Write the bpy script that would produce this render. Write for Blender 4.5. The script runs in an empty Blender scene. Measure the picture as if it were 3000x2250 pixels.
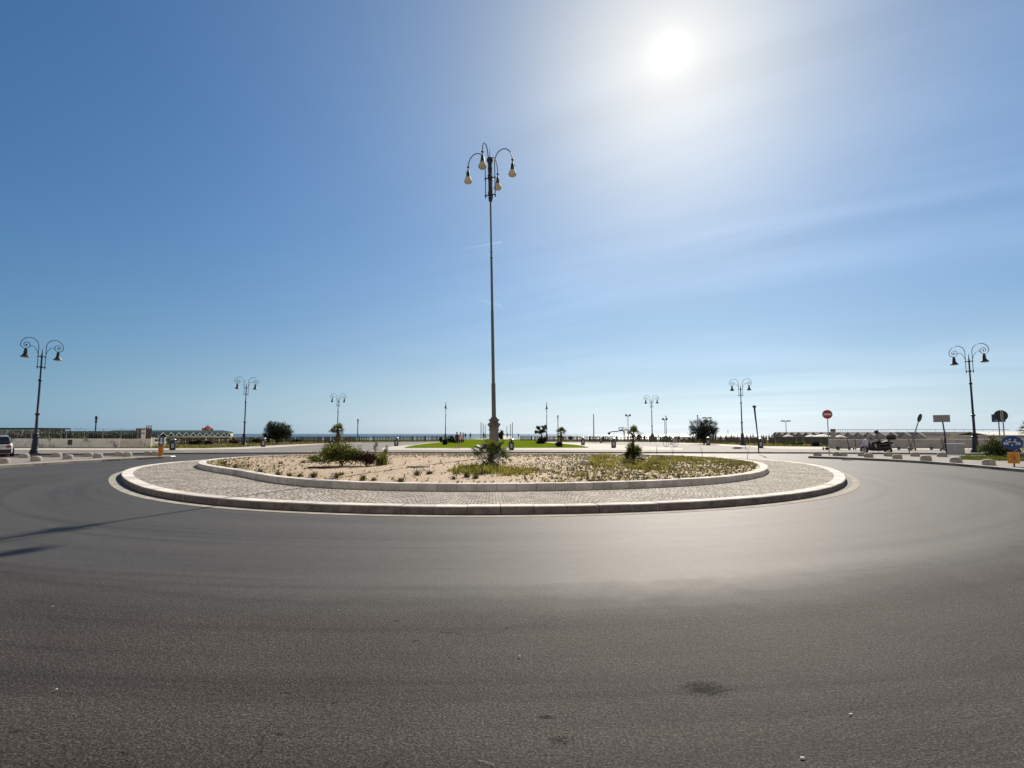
import bpy, bmesh, math, random
from mathutils import Vector, Matrix, Euler
R = math.radians
random.seed(7)
S = bpy.context.scene
C = S.collection

# ------------------------------------------------------------------ camera
F, W, HPX, EYE, PITCH = 1610.0, 3000.0, 2250.0, 1.6, math.atan(146/1610.0)
cam = bpy.data.objects.new('camera', bpy.data.cameras.new('camera'))
C.objects.link(cam)
cam.location = (0, 0, EYE)
cam.rotation_euler = (math.pi/2 + PITCH, 0, 0)
cam.data.sensor_width = 36
cam.data.lens = 36*F/W
cam.data.clip_start = .05
cam.data.clip_end = 60000
S.camera = cam
S.render.resolution_x, S.render.resolution_y = 1024, 768

# ------------------------------------------------------------------ sky and sun
SUN_EL, SUN_AZ = R(35.1), R(17.05)          # azimuth measured from +Y towards +X
SUN_DIR = Vector((math.sin(SUN_AZ)*math.cos(SUN_EL), math.cos(SUN_AZ)*math.cos(SUN_EL), math.sin(SUN_EL)))
w = bpy.data.worlds.new('World'); S.world = w; w.use_nodes = True
nt = w.node_tree; nt.nodes.clear()
def N(t, **k):
    n = nt.nodes.new(t)
    for a, b in k.items(): setattr(n, a, b)
    return n
def L(a, b): nt.links.new(a, b)
def val(x):
    n = N('ShaderNodeValue'); n.outputs[0].default_value = x; return n.outputs[0]
def M(op, a, b=None, c=None, clamp=False):
    n = N('ShaderNodeMath', operation=op, use_clamp=clamp)
    for i, x in enumerate((a, b, c)):
        if x is None: continue
        if isinstance(x, (int, float)): n.inputs[i].default_value = x
        else: L(x, n.inputs[i])
    return n.outputs[0]
def MIXC(fac, a, b, mode='MIX'):
    n = N('ShaderNodeMix', data_type='RGBA', blend_type=mode)
    for i, x in ((0, fac), (6, a), (7, b)):
        if isinstance(x, (int, float)): n.inputs[i].default_value = x
        elif isinstance(x, tuple): n.inputs[i].default_value = (*x, 1) if len(x) == 3 else x
        else: L(x, n.inputs[i])
    return n.outputs[2]
sky = N('ShaderNodeTexSky', sky_type='NISHITA', sun_disc=False, sun_elevation=SUN_EL, sun_rotation=SUN_AZ,
        altitude=0, air_density=1.0, dust_density=.25, ozone_density=2.5)
tc = N('ShaderNodeTexCoord')
dot = N('ShaderNodeVectorMath', operation='DOT_PRODUCT'); L(tc.outputs['Generated'], dot.inputs[0]); dot.inputs[1].default_value = SUN_DIR
sep0 = N('ShaderNodeSeparateXYZ'); L(tc.outputs['Generated'], sep0.inputs[0])
ang = M('ARCCOSINE', M('MINIMUM', dot.outputs['Value'], .999999))
# the sun's aureole in the sky: gaussian lobes of the angle from the sun
def lobe(amp, wid, p=2): return M('MULTIPLY', M('EXPONENT', M('MULTIPLY', M('POWER', M('DIVIDE', ang, wid), p), -1.0)), amp)
glow = M('ADD', lobe(5.0, R(1.35), 1.0), lobe(1.9, R(10.5), 2.2)); veil = lobe(2.7, R(26), 1.5)
# thin cirrus projected on a high layer
sep = N('ShaderNodeSeparateXYZ'); L(tc.outputs['Generated'], sep.inputs[0])
zz = M('MAXIMUM', M('ADD', sep.outputs[2], .12), .02)
comb = N('ShaderNodeCombineXYZ'); L(M('DIVIDE', sep.outputs[0], zz), comb.inputs[0]); L(M('DIVIDE', sep.outputs[1], zz), comb.inputs[1])
mp = N('ShaderNodeMapping', vector_type='TEXTURE'); L(comb.outputs[0], mp.inputs[0]); mp.inputs['Rotation'].default_value = (0, 0, R(-31)); mp.inputs['Scale'].default_value = (4.2, .62, 1)
n1 = N('ShaderNodeTexNoise'); L(mp.outputs[0], n1.inputs['Vector']); n1.inputs['Scale'].default_value = 1.15; n1.inputs['Detail'].default_value = 7; n1.inputs['Roughness'].default_value = .55; n1.inputs['Distortion'].default_value = .5
n2 = N('ShaderNodeTexNoise'); L(comb.outputs[0], n2.inputs['Vector']); n2.inputs['Scale'].default_value = .55; n2.inputs['Detail'].default_value = 3
cir = M('MULTIPLY', M('SUBTRACT', n1.outputs[0], .36, clamp=True), M('MULTIPLY', M('SUBTRACT', n2.outputs[0], .33, clamp=True), 7.0), clamp=True)
side = M('ADD', M('MULTIPLY', sep.outputs[0], 1.1), .55, clamp=True)     # the cirrus veil is thicker towards the right
cir = M('MULTIPLY', cir, side)
cirl = M('ADD', M('MULTIPLY', M('EXPONENT', M('MULTIPLY', ang, -1.6)), 2.8), 1.25)
addv = N('ShaderNodeMix', data_type='RGBA', blend_type='ADD'); addv.inputs[0].default_value = 1
bw = N('ShaderNodeRGBToBW'); L(sky.outputs[0], bw.inputs[0])
tt = M('DIVIDE', M('SUBTRACT', ang, R(36)), R(26), clamp=True)
hz = N('ShaderNodeVectorMath', operation='SCALE'); L(MIXC(tt, (.77, .83, .88), (.45, .67, .91)), hz.inputs[0]); L(bw.outputs[0], hz.inputs['Scale'])
wh = N('ShaderNodeVectorMath', operation='SCALE'); wh.inputs[0].default_value = (1.0, .95, .87); L(bw.outputs[0], wh.inputs['Scale'])
clear = MIXC(M('MULTIPLY', M('EXPONENT', M('MULTIPLY', M('POWER', M('DIVIDE', ang, R(17)), 1.6), -1.0)), .92), MIXC(1.0, sky.outputs[0], (.40, .81, 1.08), 'MULTIPLY'), wh.outputs[0])
L(MIXC(M('MULTIPLY', M('EXPONENT', M('MULTIPLY', sep0.outputs[2], -4.8)), .92), clear, hz.outputs[0]), addv.inputs[6])
back_fill = M('MULTIPLY', M('DIVIDE', M('SUBTRACT', -.02, sep0.outputs[1]), .45, clamp=True), .9)     # brighter neutral sky added out of view behind the camera to lift shaded faces
gcol = N('ShaderNodeVectorMath', operation='SCALE'); gcol.inputs[0].default_value = (1.0, .955, .82); L(glow, gcol.inputs['Scale'])
L(gcol.outputs[0], addv.inputs[7])
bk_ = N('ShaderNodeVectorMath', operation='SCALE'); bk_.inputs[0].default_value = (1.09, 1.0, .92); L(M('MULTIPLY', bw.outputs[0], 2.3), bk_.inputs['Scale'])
bkm = MIXC(back_fill, addv.outputs[2], bk_.outputs[0])
ccol = N('ShaderNodeVectorMath', operation='SCALE'); ccol.inputs[0].default_value = (.88, .96, 1.08); L(M('ADD', M('MULTIPLY', cir, cirl), veil), ccol.inputs['Scale'])
add2 = N('ShaderNodeMix', data_type='RGBA', blend_type='ADD'); add2.inputs[0].default_value = 1
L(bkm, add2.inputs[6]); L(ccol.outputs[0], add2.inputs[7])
def skydir(px, py):
    x = (px-1500)/F; y = -(py-1125)/F; return Vector((x, math.cos(PITCH)-y*math.sin(PITCH), math.sin(PITCH)+y*math.cos(PITCH))).normalized()
def vdot(v):
    n = N('ShaderNodeVectorMath', operation='DOT_PRODUCT'); L(tc.outputs['Generated'], n.inputs[0]); n.inputs[1].default_value = v; return n.outputs['Value']
fin = add2.outputs[2]
for (xa, ya, xb, yb, amp) in ((1322, 735, 1470, 709, 1.6), (1365, 868, 1470, 896, .7)):      # an aircraft trail and a small wisp
    va, vb = skydir(xa, ya), skydir(xb, yb); nn = va.cross(vb).normalized(); tt_ = (vb-va).normalized(); t0, t1 = va.dot(tt_), vb.dot(tt_)
    along = M('DIVIDE', M('SUBTRACT', vdot(tt_), t0), t1-t0); fade = M('MULTIPLY', M('MULTIPLY', along, 1.0, clamp=True), M('LESS_THAN', along, 1.0))
    wdt = .0011 if amp > 1 else .003
    k_ = M('MULTIPLY', M('EXPONENT', M('MULTIPLY', M('POWER', M('DIVIDE', vdot(nn), wdt), 2.0), -1.0)), M('MULTIPLY', fade, amp))
    sc_ = N('ShaderNodeVectorMath', operation='SCALE'); sc_.inputs[0].default_value = (1, 1, 1); L(k_, sc_.inputs['Scale'])
    a3 = N('ShaderNodeMix', data_type='RGBA', blend_type='ADD'); a3.inputs[0].default_value = 1; L(fin, a3.inputs[6]); L(sc_.outputs[0], a3.inputs[7]); fin = a3.outputs[2]
bg = N('ShaderNodeBackground'); bg.inputs['Strength'].default_value = .065; L(fin, bg.inputs[0])
wo = N('ShaderNodeOutputWorld'); L(bg.outputs[0], wo.inputs[0])

sl = bpy.data.lights.new('sun', 'SUN'); sl.energy = 5.0; sl.angle = R(.53); sl.color = (1, .91, .78)
so = bpy.data.objects.new('sun', sl); C.objects.link(so)
so.rotation_euler = (-SUN_DIR).to_track_quat('-Z', 'Y').to_euler()
so.location = (0, 0, 40)

vs = S.view_settings
vs.view_transform = 'Standard'; vs.look = 'None'; vs.exposure = 0.35; vs.gamma = 1; vs.use_curve_mapping = False

# ------------------------------------------------------------------ pixel -> ground
CP, SP = math.cos(PITCH), math.sin(PITCH)
def ray(px, py):
    x = (px-1500)/F; y = -(py-1125)/F
    return Vector((x, CP - y*SP, SP + y*CP))
def at(px, py, z=0.0):
    d = ray(px, py); return Vector((0, 0, EYE)) + d*((z-EYE)/d.z)
def atY(px, py, Y):
    d = ray(px, py); return Vector((0, 0, EYE)) + d*(Y/d.y)
def xat(px, Y, py=1300): return atY(px, py, Y).x
def zat(py, Y): return atY(1500, py, Y).z

# ------------------------------------------------------------------ materials
MATS = {}
def mat(name, col, rough=.7, col2=None, scale=8.0, detail=4, bump=0.0, bscale=None, metal=0.0, spec=.5, contrast=1.0, trans=0.0, speck=None, coord='Object', emit=None):
    if name in MATS: return MATS[name]
    m = bpy.data.materials.new(name); m.use_nodes = True; MATS[name] = m
    t = m.node_tree; b = t.nodes['Principled BSDF']
    b.inputs['Roughness'].default_value = rough; b.inputs['Metallic'].default_value = metal
    b.inputs['Specular IOR Level'].default_value = spec
    if trans: b.inputs['Transmission Weight'].default_value = trans
    tcn = t.nodes.new('ShaderNodeTexCoord'); vec = tcn.outputs[coord]
    if col2 is None: col2 = tuple(c*.72 for c in col)
    nz = t.nodes.new('ShaderNodeTexNoise'); nz.inputs['Scale'].default_value = scale; nz.inputs['Detail'].default_value = detail; nz.inputs['Roughness'].default_value = .6
    t.links.new(vec, nz.inputs['Vector'])
    rp = t.nodes.new('ShaderNodeValToRGB'); rp.color_ramp.elements[0].position = .5-.22/contrast; rp.color_ramp.elements[1].position = .5+.22/contrast
    rp.color_ramp.elements[0].color = (*col2, 1); rp.color_ramp.elements[1].color = (*col, 1)
    t.links.new(nz.outputs[0], rp.inputs[0]); out = rp.outputs[0]
    if speck:
        sc, c3, amt = speck
        n3 = t.nodes.new('ShaderNodeTexNoise'); n3.inputs['Scale'].default_value = sc; n3.inputs['Detail'].default_value = 2; t.links.new(vec, n3.inputs['Vector'])
        r3 = t.nodes.new('ShaderNodeValToRGB'); r3.color_ramp.elements[0].position = .52; r3.color_ramp.elements[1].position = .66
        r3.color_ramp.elements[0].color = (0, 0, 0, 1); r3.color_ramp.elements[1].color = (amt, amt, amt, 1)
        t.links.new(n3.outputs[0], r3.inputs[0])
        mx = t.nodes.new('ShaderNodeMix'); mx.data_type = 'RGBA'; t.links.new(r3.outputs[0], mx.inputs[0]); t.links.new(out, mx.inputs[6]); mx.inputs[7].default_value = (*c3, 1); out = mx.outputs[2]
    t.links.new(out, b.inputs['Base Color'])
    if bump:
        nb = t.nodes.new('ShaderNodeTexNoise'); nb.inputs['Scale'].default_value = bscale or scale*4; nb.inputs['Detail'].default_value = 3; t.links.new(vec, nb.inputs['Vector'])
        bp = t.nodes.new('ShaderNodeBump'); bp.inputs['Strength'].default_value = bump; bp.inputs['Distance'].default_value = .02
        t.links.new(nb.outputs[0], bp.inputs['Height']); t.links.new(bp.outputs[0], b.inputs['Normal'])
    return m
def leafmat(name, col, col2, scale=6, transl=.35):
    """thin leaf: diffuse plus light passing through it"""
    if name in MATS: return MATS[name]
    m = mat(name, col, .55, col2, scale, 3, spec=.3); t = m.node_tree
    b = t.nodes['Principled BSDF']; o = t.nodes['Material Output']
    tr = t.nodes.new('ShaderNodeBsdfTranslucent'); src = b.inputs['Base Color'].links[0].from_socket
    g = t.nodes.new('ShaderNodeMix'); g.data_type = 'RGBA'; g.blend_type = 'MULTIPLY'; g.inputs[0].default_value = 1; t.links.new(src, g.inputs[6]); g.inputs[7].default_value = (1.5, 1.6, .6, 1)
    t.links.new(g.outputs[2], tr.inputs[0])
    ms = t.nodes.new('ShaderNodeMixShader'); ms.inputs[0].default_value = transl
    t.links.new(b.outputs[0], ms.inputs[1]); t.links.new(tr.outputs[0], ms.inputs[2]); t.links.new(ms.outputs[0], o.inputs[0])
    return m

m_iron = mat('dark_green_iron', (.020, .030, .030), .5, (.013, .020, .021), 3, spec=.4)
m_iron2 = mat('weathered_green_iron', (.11, .12, .105), .5, (.055, .062, .056), 9, spec=.5)
m_navy = mat('navy_iron', (.016, .021, .036), .5, (.012, .015, .026), 2, spec=.4)
m_ped = mat('painted_pedestal', (.17, .155, .15), .55, (.10, .09, .09), 5)
m_globe = None
m_underlamp = mat('lamp_glass', (.50, .50, .48), .25, (.36, .36, .36), 10)
m_stone = mat('pale_kerb_stone', (.62, .57, .50), .7, (.43, .38, .32), 3.5, 6, .25, 60)
m_bollard = mat('bollard_stone', (.40, .36, .30), .8, (.25, .22, .18), 6, 6, .3, 50)
m_white = mat('white_paint', (.74, .73, .70), .6, (.60, .58, .55), 4, 5)
m_cream = mat('cream_plaster', (.78, .72, .60), .8, (.48, .44, .37), 2.5, 6, .2, 30)  # cream finish; on the low wall's end it stands in for sunlight
m_greywall = mat('grey_plaster', (.36, .335, .325), .85, (.25, .23, .225), 1.2, 7, .15, 30, contrast=1.3)
m_steel = mat('galvanised_steel', (.33, .34, .34), .4, (.22, .23, .23), 12, metal=.7)
m_black = mat('black_plastic', (.014, .014, .016), .45, (.008, .008, .009), 10)
m_rubber = mat('rubber', (.012, .012, .012), .8)
m_red = mat('sign_red', (.42, .012, .03), .4, (.34, .010, .025), 4)
m_blue = mat('sign_blue', (.015, .055, .22), .4, (.010, .042, .17), 6)
m_signwhite = mat('sign_white', (.72, .70, .68), .45)
m_yellow = mat('yellow_plastic', (.66, .30, .015), .5, (.54, .21, .010), 6)
m_glass = mat('dark_glass', (.012, .014, .018), .08, spec=.8)
m_silver = mat('silver_paint', (.52, .54, .55), .25, (.48, .50, .51), 3, metal=.35)
m_bark = mat('bark', (.10, .075, .055), .9, (.045, .033, .025), 18, 5, .5, 40)
m_brown = mat('brown_wood', (.16, .11, .085), .8, (.085, .058, .045), 10, 5)
m_teal = mat('teal_roof', (.020, .050, .052), .9, (.012, .030, .033), 5, spec=.08)
m_hutgrey = mat('grey_roof', (.42, .41, .38), .9, (.30, .29, .27), 4, spec=.1)
m_hutwall = mat('hut_wall', (.62, .55, .46), .85, (.46, .40, .33), 3)
m_pinkred = mat('red_tiles', (.40, .10, .09), .7, (.28, .07, .06), 6)
m_canvas = mat('white_canvas', (.78, .75, .69), .8, (.66, .63, .57), 4)
m_skin = mat('skin', (.48, .27, .18), .6)
m_darkcloth = mat('dark_cloth', (.018, .018, .024), .85)
m_greycloth = mat('grey_cloth', (.30, .29, .28), .85, (.18, .17, .17), 20)
m_pinkcloth = mat('pale_pink_cloth', (.55, .40, .40), .85, (.45, .30, .31), 20)
m_greencloth = mat('green_plastic', (.03, .13, .06), .6, (.02, .09, .04), 10)
m_redcloth = mat('maroon_cloth', (.16, .03, .03), .85)
m_globe = leafmat('milky_glass', (.66, .60, .50), (.56, .50, .41), 10, .4); MATS['milky_glass'].node_tree.nodes['Principled BSDF'].inputs['Specular IOR Level'].default_value = .1; [n for n in MATS['milky_glass'].node_tree.nodes if n.type == 'MIX' and n.blend_type == 'MULTIPLY'][0].inputs[7].default_value = (1, 1, .95, 1)
m_bushdark = leafmat('dark_leaf', (.020, .030, .014), (.010, .014, .008), 5, .2)
m_bushgreen = leafmat('green_leaf', (.066, .086, .026), (.030, .040, .013), 5, .3)
m_bushlime = leafmat('lime_leaf', (.125, .135, .036), (.058, .068, .018), 5, .4)
m_bushred = leafmat('reddish_leaf', (.085, .045, .028), (.035, .020, .014), 7, .25)
m_drygrass = leafmat('dry_grass', (.28, .23, .105), (.16, .135, .055), 3, .4)
m_grass = leafmat('long_grass', (.20, .185, .065), (.115, .115, .032), 3, .45)
m_weed = leafmat('weed_leaf', (.105, .088, .045), (.055, .044, .024), 3, .3)
m_palm = leafmat('palm_leaf', (.095, .110, .038), (.042, .052, .018), 4, .4)
m_palmdry = leafmat('dry_palm_leaf', (.17, .135, .08), (.09, .07, .04), 5, .25)
m_tam = leafmat('tamarisk_leaf', (.026, .034, .022), (.016, .018, .012), 4, .2)

# ------------------------------------------------------------------ mesh builder
class MB:
    def __init__(s): s.v = []; s.f = []; s.mi = []; s.M = Matrix.Identity(4)
    def pt(s, p): s.v.append(s.M @ Vector(p)); return len(s.v)-1
    def face(s, idx, mi=0): s.f.append(tuple(idx)); s.mi.append(mi)
    def poly(s, pts, mi=0): s.face([s.pt(p) for p in pts], mi)
    def box(s, c, d, mi=0, rz=0, taper=1.0):
        cx, cy, cz = c; dx, dy, dz = (x/2 for x in d); r = Matrix.Rotation(rz, 3, 'Z'); i = []
        for z, k in ((-dz, 1), (dz, taper)):
            for x, y in ((-dx, -dy), (dx, -dy), (dx, dy), (-dx, dy)):
                p = r @ Vector((x*k, y*k, z)); i.append(s.pt((cx+p.x, cy+p.y, cz+p.z)))
        for q in ((0, 3, 2, 1), (4, 5, 6, 7), (0, 1, 5, 4), (1, 2, 6, 5), (2, 3, 7, 6), (3, 0, 4, 7)): s.face([i[k] for k in q], mi)
    def tube(s, pts, r, n=8, mi=0, cap=True):
        pts = [Vector(p) for p in pts]; rs = r if isinstance(r, (list, tuple)) else [r]*len(pts)
        prev = None; rings = []
        up = None
        for k, p in enumerate(pts):
            d = (pts[min(k+1, len(pts)-1)] - pts[max(k-1, 0)])
            if d.length < 1e-9: d = Vector((0, 0, 1))
            d.normalize()
            if up is None: up = Vector((1, 0, 0)) if abs(d.x) < .8 else Vector((0, 1, 0))
            a = up - d*up.dot(d)
            if a.length < 1e-6: a = d.orthogonal()
            a.normalize(); b = d.cross(a); up = a
            rings.append([s.pt(p + (a*math.cos(2*math.pi*j/n) + b*math.sin(2*math.pi*j/n))*rs[k]) for j in range(n)])
        for k in range(len(rings)-1):
            for j in range(n): s.face((rings[k][j], rings[k][(j+1) % n], rings[k+1][(j+1) % n], rings[k+1][j]), mi)
        if cap: s.face(rings[0][::-1], mi); s.face(rings[-1], mi)
    def lathe(s, prof, c=(0, 0, 0), n=20, mi=0, cap=True, flute=0.0):
        rings = []
        for r, z in prof:
            rings.append([s.pt((c[0]+r*(1-(flute if j % 2 else 0))*math.cos(2*math.pi*j/n), c[1]+r*(1-(flute if j % 2 else 0))*math.sin(2*math.pi*j/n), c[2]+z)) for j in range(n)])
        for k in range(len(rings)-1):
            for j in range(n): s.face((rings[k][j], rings[k][(j+1) % n], rings[k+1][(j+1) % n], rings[k+1][j]), mi)
        if cap: s.face(rings[0][::-1], mi); s.face(rings[-1], mi)
    def torus(s, c, axis, Rr, r, n=20, m=6, mi=0, a0=0, a1=2*math.pi):
        ax = Vector(axis).normalized(); u = ax.orthogonal().normalized(); v = ax.cross(u); c = Vector(c)
        full = abs(a1-a0-2*math.pi) < 1e-6
        pts = [c + (u*math.cos(a0+(a1-a0)*k/n) + v*math.sin(a0+(a1-a0)*k/n))*Rr for k in range(n+1)]
        s.tube(pts, r, m, mi, cap=not full)
    def disc(s, c, nrm, r, th, n=24, mi=0, ry=None):
        nrm = Vector(nrm).normalized(); u = Vector((0, 0, 1)).cross(nrm)
        if u.length < 1e-6: u = Vector((1, 0, 0))
        u.normalize(); v = nrm.cross(u); c = Vector(c); ry = ry or r
        a = [s.pt(c + u*math.cos(2*math.pi*j/n)*r + v*math.sin(2*math.pi*j/n)*ry + nrm*th/2) for j in range(n)]
        b = [s.pt(c + u*math.cos(2*math.pi*j/n)*r + v*math.sin(2*math.pi*j/n)*ry - nrm*th/2) for j in range(n)]
        s.face(a, mi); s.face(b[::-1], mi)
        for j in range(n): s.face((a[j], b[j], b[(j+1) % n], a[(j+1) % n]), mi)
    def prism(s, poly, axis, t0, t1, mi=0):
        """extrude a 2-d outline: axis 'x','y','z' is the extrusion axis"""
        def P(a, b, t): return {'x': (t, a, b), 'y': (a, t, b), 'z': (a, b, t)}[axis]
        A = [s.pt(P(a, b, t0)) for a, b in poly]; B = [s.pt(P(a, b, t1)) for a, b in poly]; n = len(poly)
        s.face(A, mi); s.face(B[::-1], mi)
        for j in range(n): s.face((A[j], A[(j+1) % n], B[(j+1) % n], B[j]), mi)
    def ball(s, c, r, n=12, m=8, mi=0):
        rx, ry, rz = r if isinstance(r, (tuple, list)) else (r, r, r)
        rings = []
        for i in range(1, m):
            t = math.pi*i/m
            rings.append([s.pt((c[0]+rx*math.sin(t)*math.cos(2*math.pi*j/n), c[1]+ry*math.sin(t)*math.sin(2*math.pi*j/n), c[2]+rz*math.cos(t))) for j in range(n)])
        a = s.pt((c[0], c[1], c[2]+rz)); b = s.pt((c[0], c[1], c[2]-rz))
        for j in range(n):
            s.face((a, rings[0][j], rings[0][(j+1) % n]), mi); s.face((b, rings[-1][(j+1) % n], rings[-1][j]), mi)
            for k in range(len(rings)-1): s.face((rings[k][j], rings[k+1][j], rings[k+1][(j+1) % n], rings[k][(j+1) % n]), mi)
    def build(s, name, mats, parent=None, smooth=False, fix=True):
        me = bpy.data.meshes.new(name); me.from_pydata([tuple(v) for v in s.v], [], s.f)
        for m in (mats if isinstance(mats, (list, tuple)) else [mats]): me.materials.append(m)
        me.polygons.foreach_set('material_index', s.mi)
        if fix:
            bm = bmesh.new(); bm.from_mesh(me); bmesh.ops.recalc_face_normals(bm, faces=bm.faces); bm.to_mesh(me); bm.free()
        if smooth:
            me.polygons.foreach_set('use_smooth', [True]*len(me.polygons))
            me.set_sharp_from_angle(angle=R(45))
        me.update()
        o = bpy.data.objects.new(name, me); C.objects.link(o)
        if parent: o.parent = parent
        return o
def tag(o, label=None, cat=None, group=None, kind=None):
    if label: o['label'] = label
    if cat: o['category'] = cat
    if group: o['group'] = group
    if kind: o['kind'] = kind
    return o
def thing(name, label, cat, loc=(0, 0, 0), rz=0, group=None):
    o = bpy.data.objects.new(name, None); C.objects.link(o); o.empty_display_size = .2
    o.location = loc; o.rotation_euler = (0, 0, rz)
    return tag(o, label, cat, group)
def dup(root, loc, rz=0, label=None, scale=None):
    def cp(o, parent):
        c = o.copy(); C.objects.link(c); c.parent = parent
        for ch in list(o.children): cp(ch, c)
        return c
    r = cp(root, None); r.location = loc; r.rotation_euler = (0, 0, rz)
    if label: r['label'] = label
    if scale: r.scale = (scale, scale, scale) if isinstance(scale, (int, float)) else scale
    return r
def struct(o): o['kind'] = 'structure'; return o
def facing(p): return math.atan2(-p.x, p.y)      # rotation turning local +Y away from the camera

# ================================================================== THE SETTING
import numpy as np
ISL = Vector((-.9, 24.0))                     # centre of the roundabout
Z_RING, Z_BED = .152, .325
def trace(pts, z, order=4):
    """smooth closed outline (polar about ISL) through measured kerb points"""
    A = []; B = []
    for px, py in pts:
        p = at(px, py, z); dx, dy = p.x-ISL.x, p.y-ISL.y; th = math.atan2(dy, dx)
        A.append([1] + [f(k*th) for k in range(1, order+1) for f in (math.cos, math.sin)]); B.append(math.hypot(dx, dy))
    A = np.array(A); B = np.array(B); reg = np.diag([0]+[.004*k**3 for k in range(1, order+1) for _ in (0, 1)])
    c = np.linalg.solve(A.T @ A + reg, A.T @ B)
    return lambda th: float(c[0] + sum(c[2*k-1]*math.cos(k*th)+c[2*k]*math.sin(k*th) for k in range(1, order+1)))
R_OUT = trace([(347.9,1396),(368.7,1379.7),(408.5,1367),(480.8,1357),(571,1349),(640,1344.5),(354.2,1405),(390,1419.5),(480.8,1441),(571,1452),(698,1460),(781,1467.4),(998,1477),(1181,1484),(1398,1486.4),(1581,1484),(1798,1479.6),(1981,1472),(2198,1457.6),(2331,1440),(2457,1416),(2493,1403),(2475.5,1383),(2421,1368),(2331,1356),(2226,1345),(700,1340),(1000,1335),(1500,1332.8),(1900,1335),(2150,1340)], Z_RING)
R_IN = trace([(605.6,1358),(645,1374),(781,1394),(998,1407.7),(1181,1415.4),(1398,1418),(1581,1417),(1798,1413),(1981,1405),(2198,1385),(2240,1372),(2256.7,1367),(2240,1354),(640,1344.5),(720,1336),(800,1332.5),(1000,1330),(1500,1329.3),(1900,1331),(2050,1337.5),(2150,1342.5)], Z_BED)
def ringpt(th, r, z): return (ISL.x + r*math.cos(th), ISL.y + r*math.sin(th), z)
def inside(p, rf): return math.hypot(p.x-ISL.x, p.y-ISL.y) < rf(math.atan2(p.y-ISL.y, p.x-ISL.x))
def zg(x, y):
    th = math.atan2(y-ISL.y, x-ISL.x); k = min(1, math.hypot(x-ISL.x, y-ISL.y)/R_IN(th))
    return .275 + .075*(1-k*k)

def nodes_mat(name):
    m = bpy.data.materials.new(name); m.use_nodes = True; MATS[name] = m
    global nt
    nt = m.node_tree
    return m, nt.nodes['Principled BSDF']
def noise(vec, sc, det=4, rough=.6, dist=0):
    n = N('ShaderNodeTexNoise'); L(vec, n.inputs['Vector']); n.inputs['Scale'].default_value = sc; n.inputs['Detail'].default_value = det; n.inputs['Roughness'].default_value = rough; n.inputs['Distortion'].default_value = dist
    return n.outputs[0]
def ramp(x, stops):
    n = N('ShaderNodeValToRGB'); L(x, n.inputs[0]); e = n.color_ramp.elements
    while len(e) < len(stops): e.new(.5)
    for k, (p, c) in enumerate(stops):
        e[k].position = p; e[k].color = (*c, 1) if isinstance(c, tuple) else (c, c, c, 1)
    return n.outputs[0]
def bumpn(h, strength, dist, base=None):
    n = N('ShaderNodeBump'); n.inputs['Strength'].default_value = strength; n.inputs['Distance'].default_value = dist; L(h, n.inputs['Height'])
    if base: L(base, n.inputs['Normal'])
    return n.outputs[0]

# --- asphalt: smooth worn ring lane near the island, coarser older asphalt outside it
m_road, B = nodes_mat('asphalt')
g = N('ShaderNodeNewGeometry').outputs['Position']
sx = N('ShaderNodeSeparateXYZ'); L(g, sx.inputs[0])
dx = M('SUBTRACT', sx.outputs[0], ISL.x); dy = M('SUBTRACT', sx.outputs[1], ISL.y)
rad = M('SQRT', M('ADD', M('MULTIPLY', dx, dx), M('MULTIPLY', dy, dy)))
wob = noise(g, .35, 3); wob2 = noise(g, 3.0, 4)
rr = M('ADD', M('ADD', rad, M('MULTIPLY', M('MAXIMUM', M('SUBTRACT', M('ABSOLUTE', sx.outputs[0]), 2.5), 0.0), .13)), M('ADD', M('MULTIPLY', M('SUBTRACT', wob, .5), .45), M('MULTIPLY', M('SUBTRACT', wob2, .5), .2)))
front = M('DIVIDE', M('SUBTRACT', 24.0, sx.outputs[1]), 13.0, clamp=True)
edge = noise(g, 2.4, 6, .75)
rr = M('ADD', rr, M('MULTIPLY', M('SUBTRACT', edge, .5), .55))
zone = M('MULTIPLY', M('MULTIPLY', M('SUBTRACT', rr, 17.9), .75, clamp=True), front)       # 1 = older, coarse asphalt
seam = M('MULTIPLY', M('SUBTRACT', 1.0, M('MULTIPLY', M('ABSOLUTE', M('SUBTRACT', rr, 18.6)), 6.0), clamp=True), front)
band = noise(N('ShaderNodeCombineXYZ').outputs[0], 1)
cb = N('ShaderNodeCombineXYZ'); L(M('MULTIPLY', rad, 1.1), cb.inputs[0]); th_ = M('ARCTAN2', dy, dx); L(M('MULTIPLY', th_, 1.5), cb.inputs[1])
band = noise(cb.outputs[0], 1.0, 4)                             # tyre-worn streaks following the circle
pat = noise(g, .55, 5, .65)
fine = noise(g, 120, 2, .7); mid = noise(g, 64, 2, .6); big = noise(g, 21, 3, .65); agg = N('ShaderNodeTexVoronoi'); L(g, agg.inputs['Vector']); agg.inputs['Scale'].default_value = 150
c_s = MIXC(ramp(M('ADD', M('MULTIPLY', band, .55), M('MULTIPLY', noise(g, 5.0, 7, .75), .45)), [(.36, 0.0), (.66, 1.0)]), (.051, .0475, .0435), (.082, .0765, .0695))
c_c = MIXC(ramp(M('ADD', M('MULTIPLY', pat, .6), M('MULTIPLY', band, .4)), [(.36, 0.0), (.66, 1.0)]), (.041, .0355, .0315), (.066, .0582, .0518))
col = MIXC(zone, c_s, c_c)
grain = ramp(M('ADD', M('MULTIPLY', fine, .22), M('ADD', M('MULTIPLY', mid, .62), M('MULTIPLY', big, .16))), [(.36, .25), (.5, .85), (.64, 2.1)])
gr = MIXC(M('ADD', M('MULTIPLY', zone, .30), .70), (1.0, 1.0, 1.0), grain)
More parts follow.
